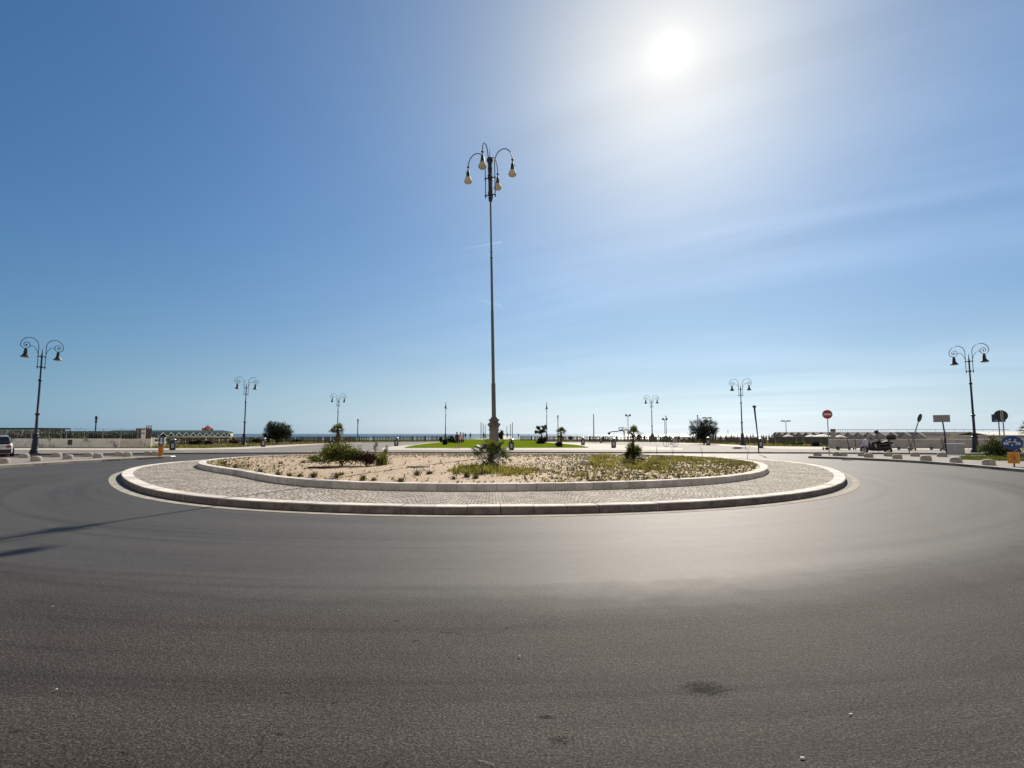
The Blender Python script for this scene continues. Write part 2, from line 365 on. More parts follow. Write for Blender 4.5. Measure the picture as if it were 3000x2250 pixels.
col = MIXC(1.0, col, gr, 'MULTIPLY')
aggc = N('ShaderNodeSeparateColor'); L(agg.outputs['Color'], aggc.inputs[0])
light = M('MULTIPLY', M('GREATER_THAN', aggc.outputs[0], .93), M('ADD', M('MULTIPLY', zone, .28), .08))
col = MIXC(light, col, (.20, .19, .175))
col = MIXC(M('MULTIPLY', seam, .40), col, (.022, .021, .02))
ca = N('ShaderNodeCombineXYZ'); L(M('MULTIPLY', rad, 2.6), ca.inputs[0]); L(M('MULTIPLY', th_, .9), ca.inputs[1])
col = MIXC(1.0, col, ramp(noise(ca.outputs[0], 1.0, 3), [(.34, (.72, .71, .71)), (.48, (1, 1, 1)), (.7, (1.08, 1.07, 1.05))]), 'MULTIPLY')          # faint tyre arcs
wv_ = N('ShaderNodeVectorMath', operation='MULTIPLY_ADD'); nz_ = N('ShaderNodeTexNoise'); L(g, nz_.inputs['Vector']); nz_.inputs['Scale'].default_value = 1.3; nz_.inputs['Detail'].default_value = 5
L(nz_.outputs['Color'], wv_.inputs[0]); wv_.inputs[1].default_value = (1.1, 1.1, 0); L(g, wv_.inputs[2])
cr = N('ShaderNodeTexVoronoi', feature='DISTANCE_TO_EDGE'); L(wv_.outputs[0], cr.inputs['Vector']); cr.inputs['Scale'].default_value = .33
crk = M('MULTIPLY', M('LESS_THAN', cr.outputs['Distance'], .0022), M('GREATER_THAN', noise(g, .4, 2), .54))
col = MIXC(M('MULTIPLY', crk, M('MULTIPLY', zone, .75)), col, (.010, .0095, .009))
# oil spots and stains
spot = val(0.0)
for px, py, rx, ry in ((2065,2018,.13,.09),(820,2152,.028,.02),(362,2206,.030,.018),(50,2142,.035,.014),(978,2058,.016,.016),(1130,2238,.02,.018),(840,2030,.03,.012),(1220,1876,.025,.02),(1640,2170,.05,.03),(1160,1820,.03,.02),(1600,2100,.04,.02)):
    p = at(px, py)
    ex = M('DIVIDE', M('SUBTRACT', sx.outputs[0], p.x), rx); ey = M('DIVIDE', M('SUBTRACT', sx.outputs[1], p.y), ry)
    d2 = M('SQRT', M('ADD', M('MULTIPLY', ex, ex), M('MULTIPLY', ey, ey)))
    d2 = M('ADD', d2, M('ADD', M('MULTIPLY', M('SUBTRACT', mid, .5), 2.6), M('MULTIPLY', M('SUBTRACT', big, .5), 1.8)))
    sp_ = M('MULTIPLY', M('SUBTRACT', 1.45, d2, clamp=True), .62); spot = M('MAXIMUM', spot, sp_); col = MIXC(sp_, col, (.008, .0075, .0075))
L(col, B.inputs['Base Color'])
L(M('ADD', M('MULTIPLY', zone, .10), M('ADD', M('MULTIPLY', M('SUBTRACT', edge, .5), .04), .64)), B.inputs['Roughness'])
L(M('MULTIPLY', M('SUBTRACT', .175, M('MULTIPLY', zone, .085)), M('SUBTRACT', 1.0, spot)), B.inputs['Specular IOR Level'])
hh = M('ADD', M('MULTIPLY', fine, .3), M('ADD', M('MULTIPLY', mid, .5), M('MULTIPLY', big, .4)))
bp = N('ShaderNodeBump'); L(hh, bp.inputs['Height']); bp.inputs['Distance'].default_value = .012
L(M('ADD', M('MULTIPLY', zone, .55), .35), bp.inputs['Strength']); L(bp.outputs[0], B.inputs['Normal'])

# --- lighter promenade surface
m_plaza, B = nodes_mat('plaza_asphalt'); g = N('ShaderNodeNewGeometry').outputs['Position']
col = ramp(noise(g, .25, 6, .65), [(.3, (.17, .158, .140)), (.7, (.25, .234, .205))])
col = MIXC(.5, col, ramp(noise(g, 30, 3), [(.35, .5), (.65, 1.4)]), 'MULTIPLY'); L(col, B.inputs['Base Color']); B.inputs['Roughness'].default_value = .75; B.inputs['Specular IOR Level'].default_value = .15
L(bumpn(noise(g, 40, 3), .3, .01), B.inputs['Normal'])
m_pave, B = nodes_mat('pale_paving'); g = N('ShaderNodeNewGeometry').outputs['Position']
br = N('ShaderNodeTexBrick'); L(g, br.inputs['Vector']); br.inputs['Scale'].default_value = 1.6; br.inputs['Color1'].default_value = (.54, .495, .425, 1); br.inputs['Color2'].default_value = (.61, .56, .485, 1); br.inputs['Mortar'].default_value = (.33, .31, .28, 1); br.inputs['Mortar Size'].default_value = .012
col = MIXC(.6, br.outputs[0], ramp(noise(g, 1.3, 6), [(.3, .7), (.7, 1.15)]), 'MULTIPLY'); L(col, B.inputs['Base Color']); B.inputs['Roughness'].default_value = .8; B.inputs['Specular IOR Level'].default_value = .15
m_walk, B = nodes_mat('grey_paving'); g = N('ShaderNodeNewGeometry').outputs['Position']
col = ramp(noise(g, 1.2, 6, .65), [(.3, (.20, .182, .158)), (.7, (.30, .275, .24))]); L(col, B.inputs['Base Color']); B.inputs['Roughness'].default_value = .8; B.inputs['Specular IOR Level'].default_value = .2
L(bumpn(noise(g, 25, 3), .3, .01), B.inputs['Normal'])

# --- stone setts laid in arcs round the island
m_sett, B = nodes_mat('stone_setts'); g = N('ShaderNodeNewGeometry').outputs['Position']
sx = N('ShaderNodeSeparateXYZ'); L(g, sx.inputs[0])
dx = M('SUBTRACT', sx.outputs[0], ISL.x); dy = M('SUBTRACT', sx.outputs[1], ISL.y)
rad = M('SQRT', M('ADD', M('MULTIPLY', dx, dx), M('MULTIPLY', dy, dy))); th = M('ARCTAN2', dy, dx)
arc = M('MULTIPLY', M('ABSOLUTE', M('SINE', M('MULTIPLY', th, 34.0))), .42)          # scalloped courses
u = N('ShaderNodeCombineXYZ'); L(M('MULTIPLY', th, 12.2), u.inputs[0]); L(M('ADD', rad, arc), u.inputs[1])
jit = N('ShaderNodeTexNoise'); L(g, jit.inputs['Vector']); jit.inputs['Scale'].default_value = 5; jit.inputs['Detail'].default_value = 2
vadd = N('ShaderNodeVectorMath', operation='MULTIPLY_ADD'); L(jit.outputs['Color'], vadd.inputs[0]); vadd.inputs[1].default_value = (.07, .07, 0); L(u.outputs[0], vadd.inputs[2])
br = N('ShaderNodeTexBrick'); L(vadd.outputs[0], br.inputs['Vector']); br.inputs['Scale'].default_value = 1; br.inputs['Brick Width'].default_value = .16; br.inputs['Row Height'].default_value = .135
br.inputs['Mortar Size'].default_value = .015; br.inputs['Mortar Smooth'].default_value = .35; br.inputs['Color1'].default_value = (.33, .295, .248, 1); br.inputs['Color2'].default_value = (.56, .51, .44, 1); br.inputs['Mortar'].default_value = (.09, .075, .06, 1)
col = MIXC(.75, br.outputs[0], ramp(noise(g, .9, 6), [(.3, .62), (.7, 1.2)]), 'MULTIPLY'); L(col, B.inputs['Base Color']); B.inputs['Roughness'].default_value = .8; B.inputs['Specular IOR Level'].default_value = .08
h = M('ADD', M('MULTIPLY', br.outputs['Fac'], -1.0), M('MULTIPLY', noise(g, 14, 3), .9))
L(bumpn(h, .8, .022), B.inputs['Normal'])

# --- kerb stones: top pale, faces stained; joints are gaps in the mesh
def kerb_mat(name, dirt):
    m, B = nodes_mat(name); g = N('ShaderNodeNewGeometry'); P = g.outputs['Position']
    col = ramp(noise(P, 2.2, 7, .68), [(.28, (.50, .46, .41)), (.5, (.69, .655, .605)), (.7, (.77, .74, .69))])
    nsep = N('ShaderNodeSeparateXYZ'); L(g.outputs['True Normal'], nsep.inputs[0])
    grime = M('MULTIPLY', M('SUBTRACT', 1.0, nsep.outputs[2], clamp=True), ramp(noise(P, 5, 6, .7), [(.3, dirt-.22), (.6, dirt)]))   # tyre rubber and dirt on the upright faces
    col = MIXC(1.0, col, ramp(g.outputs['Random Per Island'], [(0, (.78, .76, .75)), (.5, (1, .98, .95)), (1, (1.08, 1.05, 1.0))]), 'MULTIPLY')
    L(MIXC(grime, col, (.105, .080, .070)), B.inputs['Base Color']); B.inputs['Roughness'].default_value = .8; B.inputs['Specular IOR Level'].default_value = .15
    L(bumpn(noise(P, 45, 4), .35, .012), B.inputs['Normal'])
    return m
m_kerb = kerb_mat('kerb_stone', .96); m_kerb2 = kerb_mat('clean_kerb_stone', .42)

# --- gravel of the planted bed
m_gravel, B = nodes_mat('gravel'); g = N('ShaderNodeNewGeometry').outputs['Position']
vo = N('ShaderNodeTexVoronoi'); L(g, vo.inputs['Vector']); vo.inputs['Scale'].default_value = 22
sc = N('ShaderNodeSeparateColor'); L(vo.outputs['Color'], sc.inputs[0])
col = ramp(sc.outputs[0], [(0, (.28, .205, .14)), (.5, (.50, .375, .245)), (1, (.64, .51, .35))])
col = MIXC(.8, col, ramp(noise(g, .8, 5), [(.3, (.82, .80, .78)), (.7, (1.12, 1.05, .98))]), 'MULTIPLY'); L(col, B.inputs['Base Color']); B.inputs['Roughness'].default_value = .8
L(bumpn(M('ADD', vo.outputs['Distance'], noise(g, 7, 3)), 1.0, .04), B.inputs['Normal'])

# --- lawn, verge, sea, sand
m_lawn, B = nodes_mat('lawn'); g = N('ShaderNodeNewGeometry').outputs['Position']
col = ramp(noise(g, .5, 6, .7), [(.3, (.07, .115, .006)), (.7, (.185, .23, .014))]); col = MIXC(.5, col, ramp(noise(g, 9, 4), [(.3, .5), (.7, 1.5)]), 'MULTIPLY'); L(col, B.inputs['Base Color']); B.inputs['Roughness'].default_value = 1; B.inputs['Specular IOR Level'].default_value = 0
m_verge, B = nodes_mat('verge'); g = N('ShaderNodeNewGeometry').outputs['Position']
col = ramp(noise(g, .4, 6, .7), [(.3, (.075, .078, .026)), (.55, (.13, .125, .045)), (.75, (.20, .165, .08))]); L(col, B.inputs['Base Color']); B.inputs['Roughness'].default_value = 1; B.inputs['Specular IOR Level'].default_value = 0
L(bumpn(noise(g, 8, 4), 1.0, .1), B.inputs['Normal'])
m_sea, B = nodes_mat('sea_water'); g = N('ShaderNodeNewGeometry').outputs['Position']
mpn = N('ShaderNodeMapping'); L(g, mpn.inputs[0]); mpn.inputs['Scale'].default_value = (.25, 1, 1)
wv = noise(mpn.outputs[0], .22, 5, .65); foam = ramp(noise(mpn.outputs[0], .035, 5, .7), [(.60, 0.0), (.70, .55)])
near = M('SUBTRACT', 1.0, M('DIVIDE', M('SUBTRACT', N('ShaderNodeSeparateXYZ').outputs[1], 0.0), 900.0), clamp=True)
sy = N('ShaderNodeSeparateXYZ'); L(g, sy.inputs[0]); near = M('SUBTRACT', 1.0, M('DIVIDE', sy.outputs[1], 1100.0), clamp=True)
col = MIXC(M('POWER', M('DIVIDE', sy.outputs[1], 4000.0, clamp=True), .5), (.055, .135, .150), (.018, .062, .085))
col = MIXC(M('MULTIPLY', foam, near), col, (.6, .62, .62)); L(col, B.inputs['Base Color']); B.inputs['Roughness'].default_value = .28; B.inputs['Specular IOR Level'].default_value = .25
L(bumpn(wv, 1.0, 1.2), B.inputs['Normal'])
m_sand = mat('sand', (.44, .36, .26), .9, (.36, .29, .21), .4, 5)

def sheet(name, pts, m, kind='structure'):
    mb = MB(); mb.poly(pts); o = mb.build(name, m); o['kind'] = kind
    if o.data.polygons[0].normal.z < 0: o.data.flip_normals()
    return o
def pxsheet(name, pxs, z, m): return sheet(name, [tuple(at(x, y, z)) for x, y in pxs], m)
def slab(name, pxs, z, m):
    """raised paving: top plus skirt down to the road"""
    mb = MB(); P_ = [at(x, y, z) for x, y in pxs]
    A = [mb.pt(p) for p in P_]; Bt = [mb.pt((p.x, p.y, -.05)) for p in P_]; mb.face(A); n = len(A)
    for j in range(n): mb.face((A[j], A[(j+1) % n], Bt[(j+1) % n], Bt[j]))
    return struct(mb.build(name, m))
ZP = .12                                             # promenade level
sheet('ground', [(-420, -120, 0), (420, -120, 0), (420, 165, 0), (-420, 165, 0)], m_road)
sheet('beach', [(-900, 164, -.9), (900, 164, -.9), (900, 215, -1.95), (-900, 215, -1.95)], m_sand)
sheet('sea', [(-42000, 205, -1.9), (42000, 205, -1.9), (42000, 42000, -1.9), (-42000, 42000, -1.9)], m_sea)

# promenade with its long kerb
KL = [(-700,1343),(-300,1338),(0,1334),(490,1330.3),(1000,1328.6),(1500,1328),(2000,1328.2),(2400,1329),(2720,1331),(3050,1335),(3500,1340)]
kl = [at(x, y, 0) for x, y in KL]
mb = MB(); mb.poly([(p.x, p.y+.28, ZP-.004) for p in kl] + [(300, 164, ZP-.004), (-300, 164, ZP-.004)]); o = struct(mb.build('promenade', m_plaza))
if o.data.polygons[0].normal.z < 0: o.data.flip_normals()
def resample(pts, step):
    out = []
    for a, b in zip(pts[:-1], pts[1:]):
        n = max(1, int((b-a).length/step))
        out += [a + (b-a)*k/n for k in range(n)]
    return out + [pts[-1]]
def kerb(name, pts, width, z0, z1, step=1.0, side=1, gap=.008, m=None):
    """a run of separate kerb stones; side=1 puts the thickness to the left of the run"""
    ps = resample([Vector((p.x, p.y, 0)) for p in pts], step); mb = MB(); rnd = random.Random(len(pts)*7+int(step*10))
    nrm = []
    for k in range(len(ps)):
        d = (ps[min(k+1, len(ps)-1)]-ps[max(k-1, 0)]).normalized(); nrm.append(Vector((-d.y, d.x, 0))*side)
    for k in range(len(ps)-1):
        a, b = ps[k], ps[k+1]; d = (b-a).normalized()*gap; a = a+d; b = b-d; j = rnd.uniform(-.006, .006); jz = rnd.uniform(-.004, .004); bev = .018
        na, nb = nrm[k], nrm[k+1]; f0 = [a+na*j, b+nb*j]; f1 = [a+na*(width+j), b+nb*(width+j)]
        Z = z1+jz
        v = [mb.pt((p.x, p.y, z)) for p, z in ((f0[0], z0), (f0[1], z0), (f0[1], Z-bev), (f0[0], Z-bev))]
        v += [mb.pt((p.x, p.y, Z)) for p in (f0[0]+na*bev, f0[1]+nb*bev, f1[1]-nb*bev, f1[0]-na*bev)]
        v += [mb.pt((p.x, p.y, z)) for p, z in ((f1[0], Z-bev), (f1[1], Z-bev), (f1[1], z0), (f1[0], z0))]
        for q in ((0, 1, 2, 3), (3, 2, 5, 4), (4, 5, 6, 7), (7, 6, 9, 8), (8, 9, 10, 11), (0, 3, 4, 7, 8, 11), (1, 10, 9, 6, 5, 2)): mb.face([v[i] for i in q])
    o = mb.build(name, m or m_kerb); return struct(o)
kerb('kerb', kl, .28, -.05, ZP, 1.2)

# roundabout
TH = [2*math.pi*k/120 for k in range(121)]
kerb('kerb', [Vector(ringpt(t, R_OUT(t), 0)) for t in TH], .36, -.05, Z_RING, 1.15, 1, .006)
kerb('kerb', [Vector(ringpt(t, R_IN(t), 0)) for t in TH], .30, .05, Z_BED, .95, 1, .005, m_kerb2)
def annulus(name, r0, r1, z, m, n=160):
    mb = MB(); a = []; b = []
    for k in range(n):
        t = 2*math.pi*k/n; a.append(mb.pt(ringpt(t, r0(t), z))); b.append(mb.pt(ringpt(t, r1(t), z)))
    for k in range(n): mb.face((a[k], b[k], b[(k+1) % n], a[(k+1) % n]))
    return struct(mb.build(name, m))
annulus('gutter', lambda t: R_OUT(t)+.17, lambda t: R_OUT(t)+.38, .005, mat('worn_concrete', (.46, .42, .36), .85, (.26, .235, .20), 2.6, 7, .2, 50, spec=.1, contrast=1.2))
annulus('paved_ring', lambda t: R_IN(t)-.1, lambda t: R_OUT(t)-.33, Z_RING-.012, m_sett)
mb = MB(); rows = []; rnd = random.Random(3)
for i in range(1, 27):
    k = i/26
    rows.append([mb.pt((lambda p: (p[0], p[1], zg(p[0], p[1]) + (rnd.uniform(-.02, .02) if i < 25 else 0)))(ringpt(2*math.pi*j/110, (R_IN(2*math.pi*j/110)-.2)*k, 0))) for j in range(110)])
c0 = mb.pt((ISL.x, ISL.y, zg(ISL.x, ISL.y)))
for j in range(110):
    mb.face((c0, rows[0][j], rows[0][(j+1) % 110]))
    for i in range(25): mb.face((rows[i][j], rows[i+1][j], rows[i+1][(j+1) % 110], rows[i][(j+1) % 110]))
struct(mb.build('gravel_bed', m_gravel, smooth=True))

# promenade paving, lawn and verges (each sheet a few mm above the one below)
def pz(name, pxs, lift, m): return pxsheet(name, pxs, ZP+lift, m)
pz('pavement', [(-400,1318),(0,1317.8),(350,1318.2),(520,1318),(715,1315.5),(830,1309),(930,1302),(1060,1297.6),(1060,1296.6),(930,1299.6),(820,1304),(700,1310.5),(520,1313.5),(350,1313.5),(0,1313),(-400,1313)], .004, m_pave)
pz('pavement', [(1120,1318.5),(1500,1318.2),(2000,1318.5),(2000,1313),(1880,1307),(1790,1302),(1700,1298),(1640,1296),(1600,1295.2),(1290,1295.5),(1240,1299),(1215,1303),(1150,1307),(1120,1312)], .004, m_pave)
pz('pavement', [(1900,1297),(2060,1303),(2180,1310.5),(2300,1315.5),(2500,1317.5),(2800,1317),(3100,1316.5),(3100,1312.2),(2800,1312.2),(2500,1309.6),(2240,1307.5),(2120,1301.5),(2000,1297.5),(1900,1295)], .004, m_pave)
pz('pavement', [(1380,1288),(1520,1288),(1512,1285.3),(1398,1285.3)], .010, m_pave)
pz('lawn', [(1184,1312.2),(1726,1311.5),(1712,1307),(1690,1303.5),(1640,1299),(1602,1296.4),(1575,1290),(1560,1287),(1350,1287),(1330,1290),(1290,1296),(1245,1300),(1215,1304),(1190,1309)], .016, m_lawn)
pz('verge', [(-300,1313),(430,1313),(600,1313.2),(700,1309.5),(820,1303.5),(930,1299.2),(1060,1296),(1330,1293),(1330,1288),(1000,1288),(700,1288),(430,1288),(-300,1286)], .008, m_verge)
pz('verge', [(1600,1294.6),(1900,1294.5),(2000,1296.8),(2120,1300.8),(2240,1306.5),(2430,1309),(2430,1290),(2100,1288),(1600,1288)], .008, m_verge)
# pier running out to sea
mb = MB(); mb.box((-4.7, 300, -.25), (9, 276, .7)); struct(mb.build('pier', m_pave))

# pavement islands with the stone bollards, left and right
LK = [(-300,1392),(-150,1376),(0,1363.5),(100,1357.5),(200,1351.5),(300,1346),(400,1341),(478,1337.6)]
LB = [(470,1335.4),(350,1336.6),(0,1341),(-300,1346)]
slab('pavement', LK + LB, .13, m_walk)
kerb('kerb', [at(x, y, .13) for x, y in LK], .16, -.05, .138, 1.0)
RK = [(2368,1336.5),(2430,1338.5),(2500,1341),(2600,1345.2),(2700,1350.5),(2800,1357.5),(2900,1366),(3000,1375),(3200,1396),(3400,1420)]
RB = [(3400,1345),(3000,1338),(2720,1334.6),(2380,1333.6)]
slab('pavement', RK + RB, .13, m_walk)
kerb('kerb', [at(x, y, .13) for x, y in RK], .16, -.05, .138, 1.0)
pxsheet('verge', [(2812,1344.5),(2900,1348),(3020,1352),(3250,1358),(3250,1340),(3000,1337),(2840,1337)], .134, m_verge)

# ================================================================== THINGS
def arc_pts(c, u, v, r, a0, a1, n): return [Vector(c) + Vector(u)*(math.cos(R(a0+(a1-a0)*k/n))*r) + Vector(v)*(math.sin(R(a0+(a1-a0)*k/n))*r) for k in range(n+1)]

# ---------- the tall lamp in the middle of the roundabout
LAMP = Vector((atY(1447, 1300, 30.0).x, 30.0, 0)); LAMP.z = zg(LAMP.x, LAMP.y)-.02
t = thing('tall_street_lamp', 'very tall dark green four armed street lamp rising from the gravel roundabout', 'street lamp', LAMP)
LEAN = -.30/16.0
def ln(z): return Vector((LEAN*max(0, z-2), 0, z))
PM = Matrix.Diagonal((.9, .9, 1, 1))
mb = MB(); mb.M = PM; mb.lathe([(.40, 0), (.40, .18), (.35, .22), (.33, .5), (.285, 1.15), (.265, 1.42), (.30, 1.47), (.32, 1.53), (.25, 1.60), (.25, 1.70)], n=32, flute=.10)
mb.lathe([(.25, 1.70), (.30, 1.74), (.37, 1.80), (.33, 1.86), (.24, 1.92), (.29, 2.0), (.31, 2.05), (.20, 2.13), (.17, 2.2)], n=32, flute=.22)
for k in range(8):                                     # acanthus leaves curling out of the capital
    a = 2*math.pi*k/8; d = Vector((math.cos(a), math.sin(a), 0))
    mb.tube([d*.24+Vector((0, 0, 1.62)), d*.30+Vector((0, 0, 1.75)), d*.38+Vector((0, 0, 1.83)), d*.40+Vector((0, 0, 1.79))], [.045, .05, .035, .012], 6)
    mb.tube([d*.2+Vector((0, 0, 1.9)), d*.25+Vector((0, 0, 2.02)), d*.32+Vector((0, 0, 2.06)), d*.33+Vector((0, 0, 2.03))], [.04, .04, .03, .01], 6)
mb.build('pedestal', m_ped, t, True)
mb = MB()
for z0, z1, r0, r1 in ((2.1, 4.0, .118, .112), (4.0, 8.15, .088, .080), (8.15, 11.15, .068, .062), (11.15, 15.0, .054, .048)):
    mb.tube([ln(z0), ln(z1-.05), ln(z1)], [r0, r1, r1*.78], 14)
for z, r in ((4.0, .118), (11.1, .075), (11.45, .066)): mb.tube([ln(z-.04), ln(z+.04)], r, 14)
mb.build('mast', m_iron2, t, True)
H0, H1, HT = 14.75, 15.76, 16.8                        # lower ring, upper ring, cap of the cage
mb = MB(); mb.tube([ln(14.4), ln(H0), ln(HT-.1)], [.06, .095, .085], 12)
for z, r in ((14.42, .10), (14.55, .12), (H0, .15), (H0+.18, .12), (H1-.1, .13), (H1, .15), (16.15, .12), (16.3, .13), (16.5, .11), (HT-.12, .14), (HT, .19), (HT+.08, .15)): mb.tube([ln(z-.045), ln(z+.045)], r, 14)
mb.tube([ln(HT), ln(HT+.25), ln(HT+.72)], [.03, .018, .008], 6)
DIRS = [R(-105), R(160), R(-18), R(72)]                # nearest arm first
cage_r = .29
for z in (H0, H1):
    for a in DIRS:
        p = ln(z); d = Vector((math.cos(a), math.sin(a), 0)); mb.tube([p, p+d*cage_r], .028, 6); mb.ball(tuple(p+d*cage_r), .062, 8, 6); mb.tube([p+d*cage_r, p+d*cage_r-Vector((0, 0, .16))], [.05, .02], 6)
mb.build('bracket', m_iron, t, True)
for k, a in enumerate(DIRS):
    d = Vector((math.cos(a), math.sin(a), 0)); z = Vector((0, 0, 1)); rr_ = .53
    ax = Vector((LEAN*15, 0, 0)); base = ln(H0)+d*cage_r
    c = ax + d*(cage_r+rr_) + z*16.62
    pts = [base, ln(H1)+d*cage_r] + [c + d*(-rr_*math.cos(R(q))) + z*(math.sin(R(q))*.72) for q in range(0, 181, 12)]
    end = pts[-1]; pts.append(end + z*.12*0 - z*.06)
    mb = MB(); mb.tube(pts, .026, 8)
    mb.build('arm', m_iron, t, True)
    e = end + z*.02
    mb = MB(); mb.M = Matrix.Translation(e) @ Matrix.Scale(.80, 4); mb.lathe([(.03, .08), (.05, .03), (.085, 0), (.085, -.06), (.035, -.12), (.04, -.26), (.075, -.30), (.10, -.36), (.115, -.50), (.125, -.62), (.15, -.72), (.16, -.78)], n=16)
    mb.tube([d*.1-z*.48, d*.17-z*.48, d*.17-z*.40], .018, 6)
    h = mb.build('lamp_head', m_iron, t, True)
    mb = MB(); mb.M = Matrix.Translation(e) @ Matrix.Scale(.80, 4); mb.lathe([(.155, -.77), (.19, -.85), (.245, -.97), (.285, -1.08), (.28, -1.15), (.22, -1.22), (.10, -1.26), (.02, -1.265)], n=20); mb.build('globe', m_globe, h, True)

# ---------- twin armed promenade lamps (arms along local X)
def twin_lamp():
    t = thing('promenade_lamp', 'x', 'street lamp', group='twin armed scrolled promenade lamps')
    mb = MB(); mb.lathe([(.36, 0), (.36, .10), (.30, .16), (.31, .24), (.24, .32), (.205, .75), (.175, 1.15), (.235, 1.20), (.235, 1.26), (.15, 1.33), (.20, 1.40), (.20, 1.45), (.12, 1.55)], n=16, flute=.04); mb.build('pedestal', m_navy, t, True)
    mb = MB(); mb.tube([(0, 0, 1.5), (0, 0, 2.95), (0, 0, 2.96), (0, 0, 5.5), (0, 0, 5.51), (0, 0, 7.5)], [.095, .088, .078, .068, .056, .05], 12)
    for z, r in ((2.95, .15), (5.5, .115)): mb.lathe([(r*.6, z-.09), (r, z-.04), (r, z+.04), (r*.6, z+.09)], n=14)
    mb.build('pole', m_navy, t, True)
    mb = MB()
    for z in (6.5, 7.3):
        mb.tube([(-.27, 0, z), (.27, 0, z)], .032, 6); mb.ball((0, 0, z), .10, 10, 6)
        for s_ in (-1, 1): mb.ball((s_*.24, 0, z), .06, 8, 6)
    mb.tube([(0, 0, 7.3), (0, 0, 7.45), (0, 0, 7.95)], [.06, .045, .008], 8)
    for s_ in (-1, 1): mb.tube([(s_*.24, 0, 6.5), (s_*.24, 0, 6.33)], [.045, .015], 6)
    mb.tube([(0, 0, 6.45), (0, 0, 7.35)], .058, 8)
    mb.build('bracket', m_iron, t, True)
    for s_ in (-1, 1):
        mb = MB(); P = [(.24, 6.4), (.24, 7.3), (.24, 7.85)]
        cx, cz = .80, 8.05
        P += [(cx - .56*math.cos(R(q)), cz + .60*math.sin(R(q))) for q in range(0, 181, 15)]
        # the outer end curls inward into a spiral above the shade
        sc_x, sc_z = 1.01, 8.08
        P += [(sc_x + rr_*math.cos(R(q)), sc_z + rr_*math.sin(R(q))) for q, rr_ in ((-15, .355), (-45, .33), (-80, .30), (-120, .27), (-165, .245), (-215, .225), (-265, .20), (-315, .18), (-365, .155), (-410, .13), (-460, .10), (-510, .06))]
        mb.tube([(s_*x, 0, z) for x, z in P], .024, 6)
        mb.tube([(s_*x, 0, z) for x, z in ((.24, 7.45), (.34, 7.75), (.50, 7.98), (.66, 8.06), (.80, 8.02), (.74, 7.95))], .018, 6)
        mb.ball((s_*sc_x, 0, sc_z), .05, 8, 6)
        mb.build('arm', m_iron, t, True)
        x = s_*1.03; z0 = 7.76
        mb = MB(); mb.lathe([(.03, .05), (.05, 0), (.11, -.04), (.085, -.09), (.105, -.16), (.115, -.34), (.15, -.42), (.21, -.50), (.29, -.58), (.30, -.61), (.28, -.615)], c=(x, 0, z0), n=18, cap=False)
        h = mb.build('lamp_shade', m_iron, t, True)
        mb = MB(); mb.lathe([(.275, -.60), (.24, -.64), (.12, -.67), (.02, -.675)], c=(x, 0, z0), n=18); mb.build('lens', m_underlamp, h, True)
    return t
tl = twin_lamp(); first = True
def place_lamp(px, ytop, rz, label, base=0.0):
    """stand a lamp where its arms' tops (8.65 m) reach the given picture row"""
    global first
    lo, hi = 20.0, 200.0
    for _ in range(50):
        Y = (lo+hi)/2
        if zat(ytop, Y) > 8.65+base: hi = Y
        else: lo = Y
    p = atY(px, 1285, Y); loc = (p.x, Y, base); a = -math.atan2(p.x, Y)
    if first:
        first = False; tl.location = loc; tl.rotation_euler = (0, 0, a+rz); tl['label'] = label; return tl
    return dup(tl, loc, a+rz, label)
place_lamp(104, 993, R(24), 'nearest left twin lamp in front of the whitewashed low wall', ZP)
place_lamp(2856, 1010, R(-24), 'nearest right twin lamp beside the leafy bush and grey wall', ZP)
place_lamp(715, 1105, R(5), 'twin lamp on the left pavement between the green huts and dark tamarisk', ZP)
place_lamp(2175, 1110, R(-4), 'twin lamp on the right pavement next to the thin steel post', ZP)
place_lamp(988, 1153, R(2), 'small distant twin lamp directly behind the left roundabout palm', ZP)
place_lamp(1911, 1158, R(-2), 'small distant twin lamp just left of the green laden bicycle', ZP)
place_lamp(1305, 1176, R(88), 'distant lamp seen edge-on at the left edge of the lawn', ZP)
place_lamp(1602, 1178, R(92), 'distant lamp seen edge-on behind the shrub on the right of the lawn', ZP)

# ---------- stone bollards
def bollard():
    mb = MB(); mb.lathe([(.255, -.01), (.262, .05), (.258, .15), (.235, .225), (.19, .262), (.10, .28), (.02, .285)], n=20); return tag(mb.build('bollard', m_bollard, None, True), 'x', 'bollard', 'squat stone bollards')
b0 = bollard(); bf = True
def put_bollard(px, py, label):
    global bf
    p = at(px, py, .135); s_ = random.uniform(.95, 1.06)
    if bf: bf = False; b0.location = p; b0['label'] = label; b0.scale = (s_,)*3
    else: dup(b0, p, random.uniform(0, 6), label, s_)
LF = [(10,1357.5),(106,1351),(199,1345),(287,1341),(373,1337.3),(455,1334.4)]
LBk = [(71,1341.5),(166,1339),(260,1338),(350,1336.3),(434,1334)]
RF = [(2470,1336),(2545,1340),(2629,1344),(2713,1349.5),(2801,1355.5),(2897,1362.5)]
RBk = [(2395,1335),(2452,1335.2),(2526,1335.8),(2603,1336.5),(2681,1337),(2760,1338)]
ordn = ['nearest the photo\'s left edge', 'second', 'third', 'fourth', 'fifth', 'sixth']
for k, (x, y) in enumerate(LF): put_bollard(x, y, 'stone bollard on the left kerb, ' + ('at the frame edge below the silver car' if k == 0 else 'beside the orange column' if k == 5 else ordn[k] + ' from the left in the front row'))
for k, (x, y) in enumerate(LBk): put_bollard(x, y, 'stone bollard of the left back row, ' + ('in front of the navy lamp foot' if k == 0 else 'farthest right, just before the orange column' if k == 4 else ordn[k] + ' from the left'))
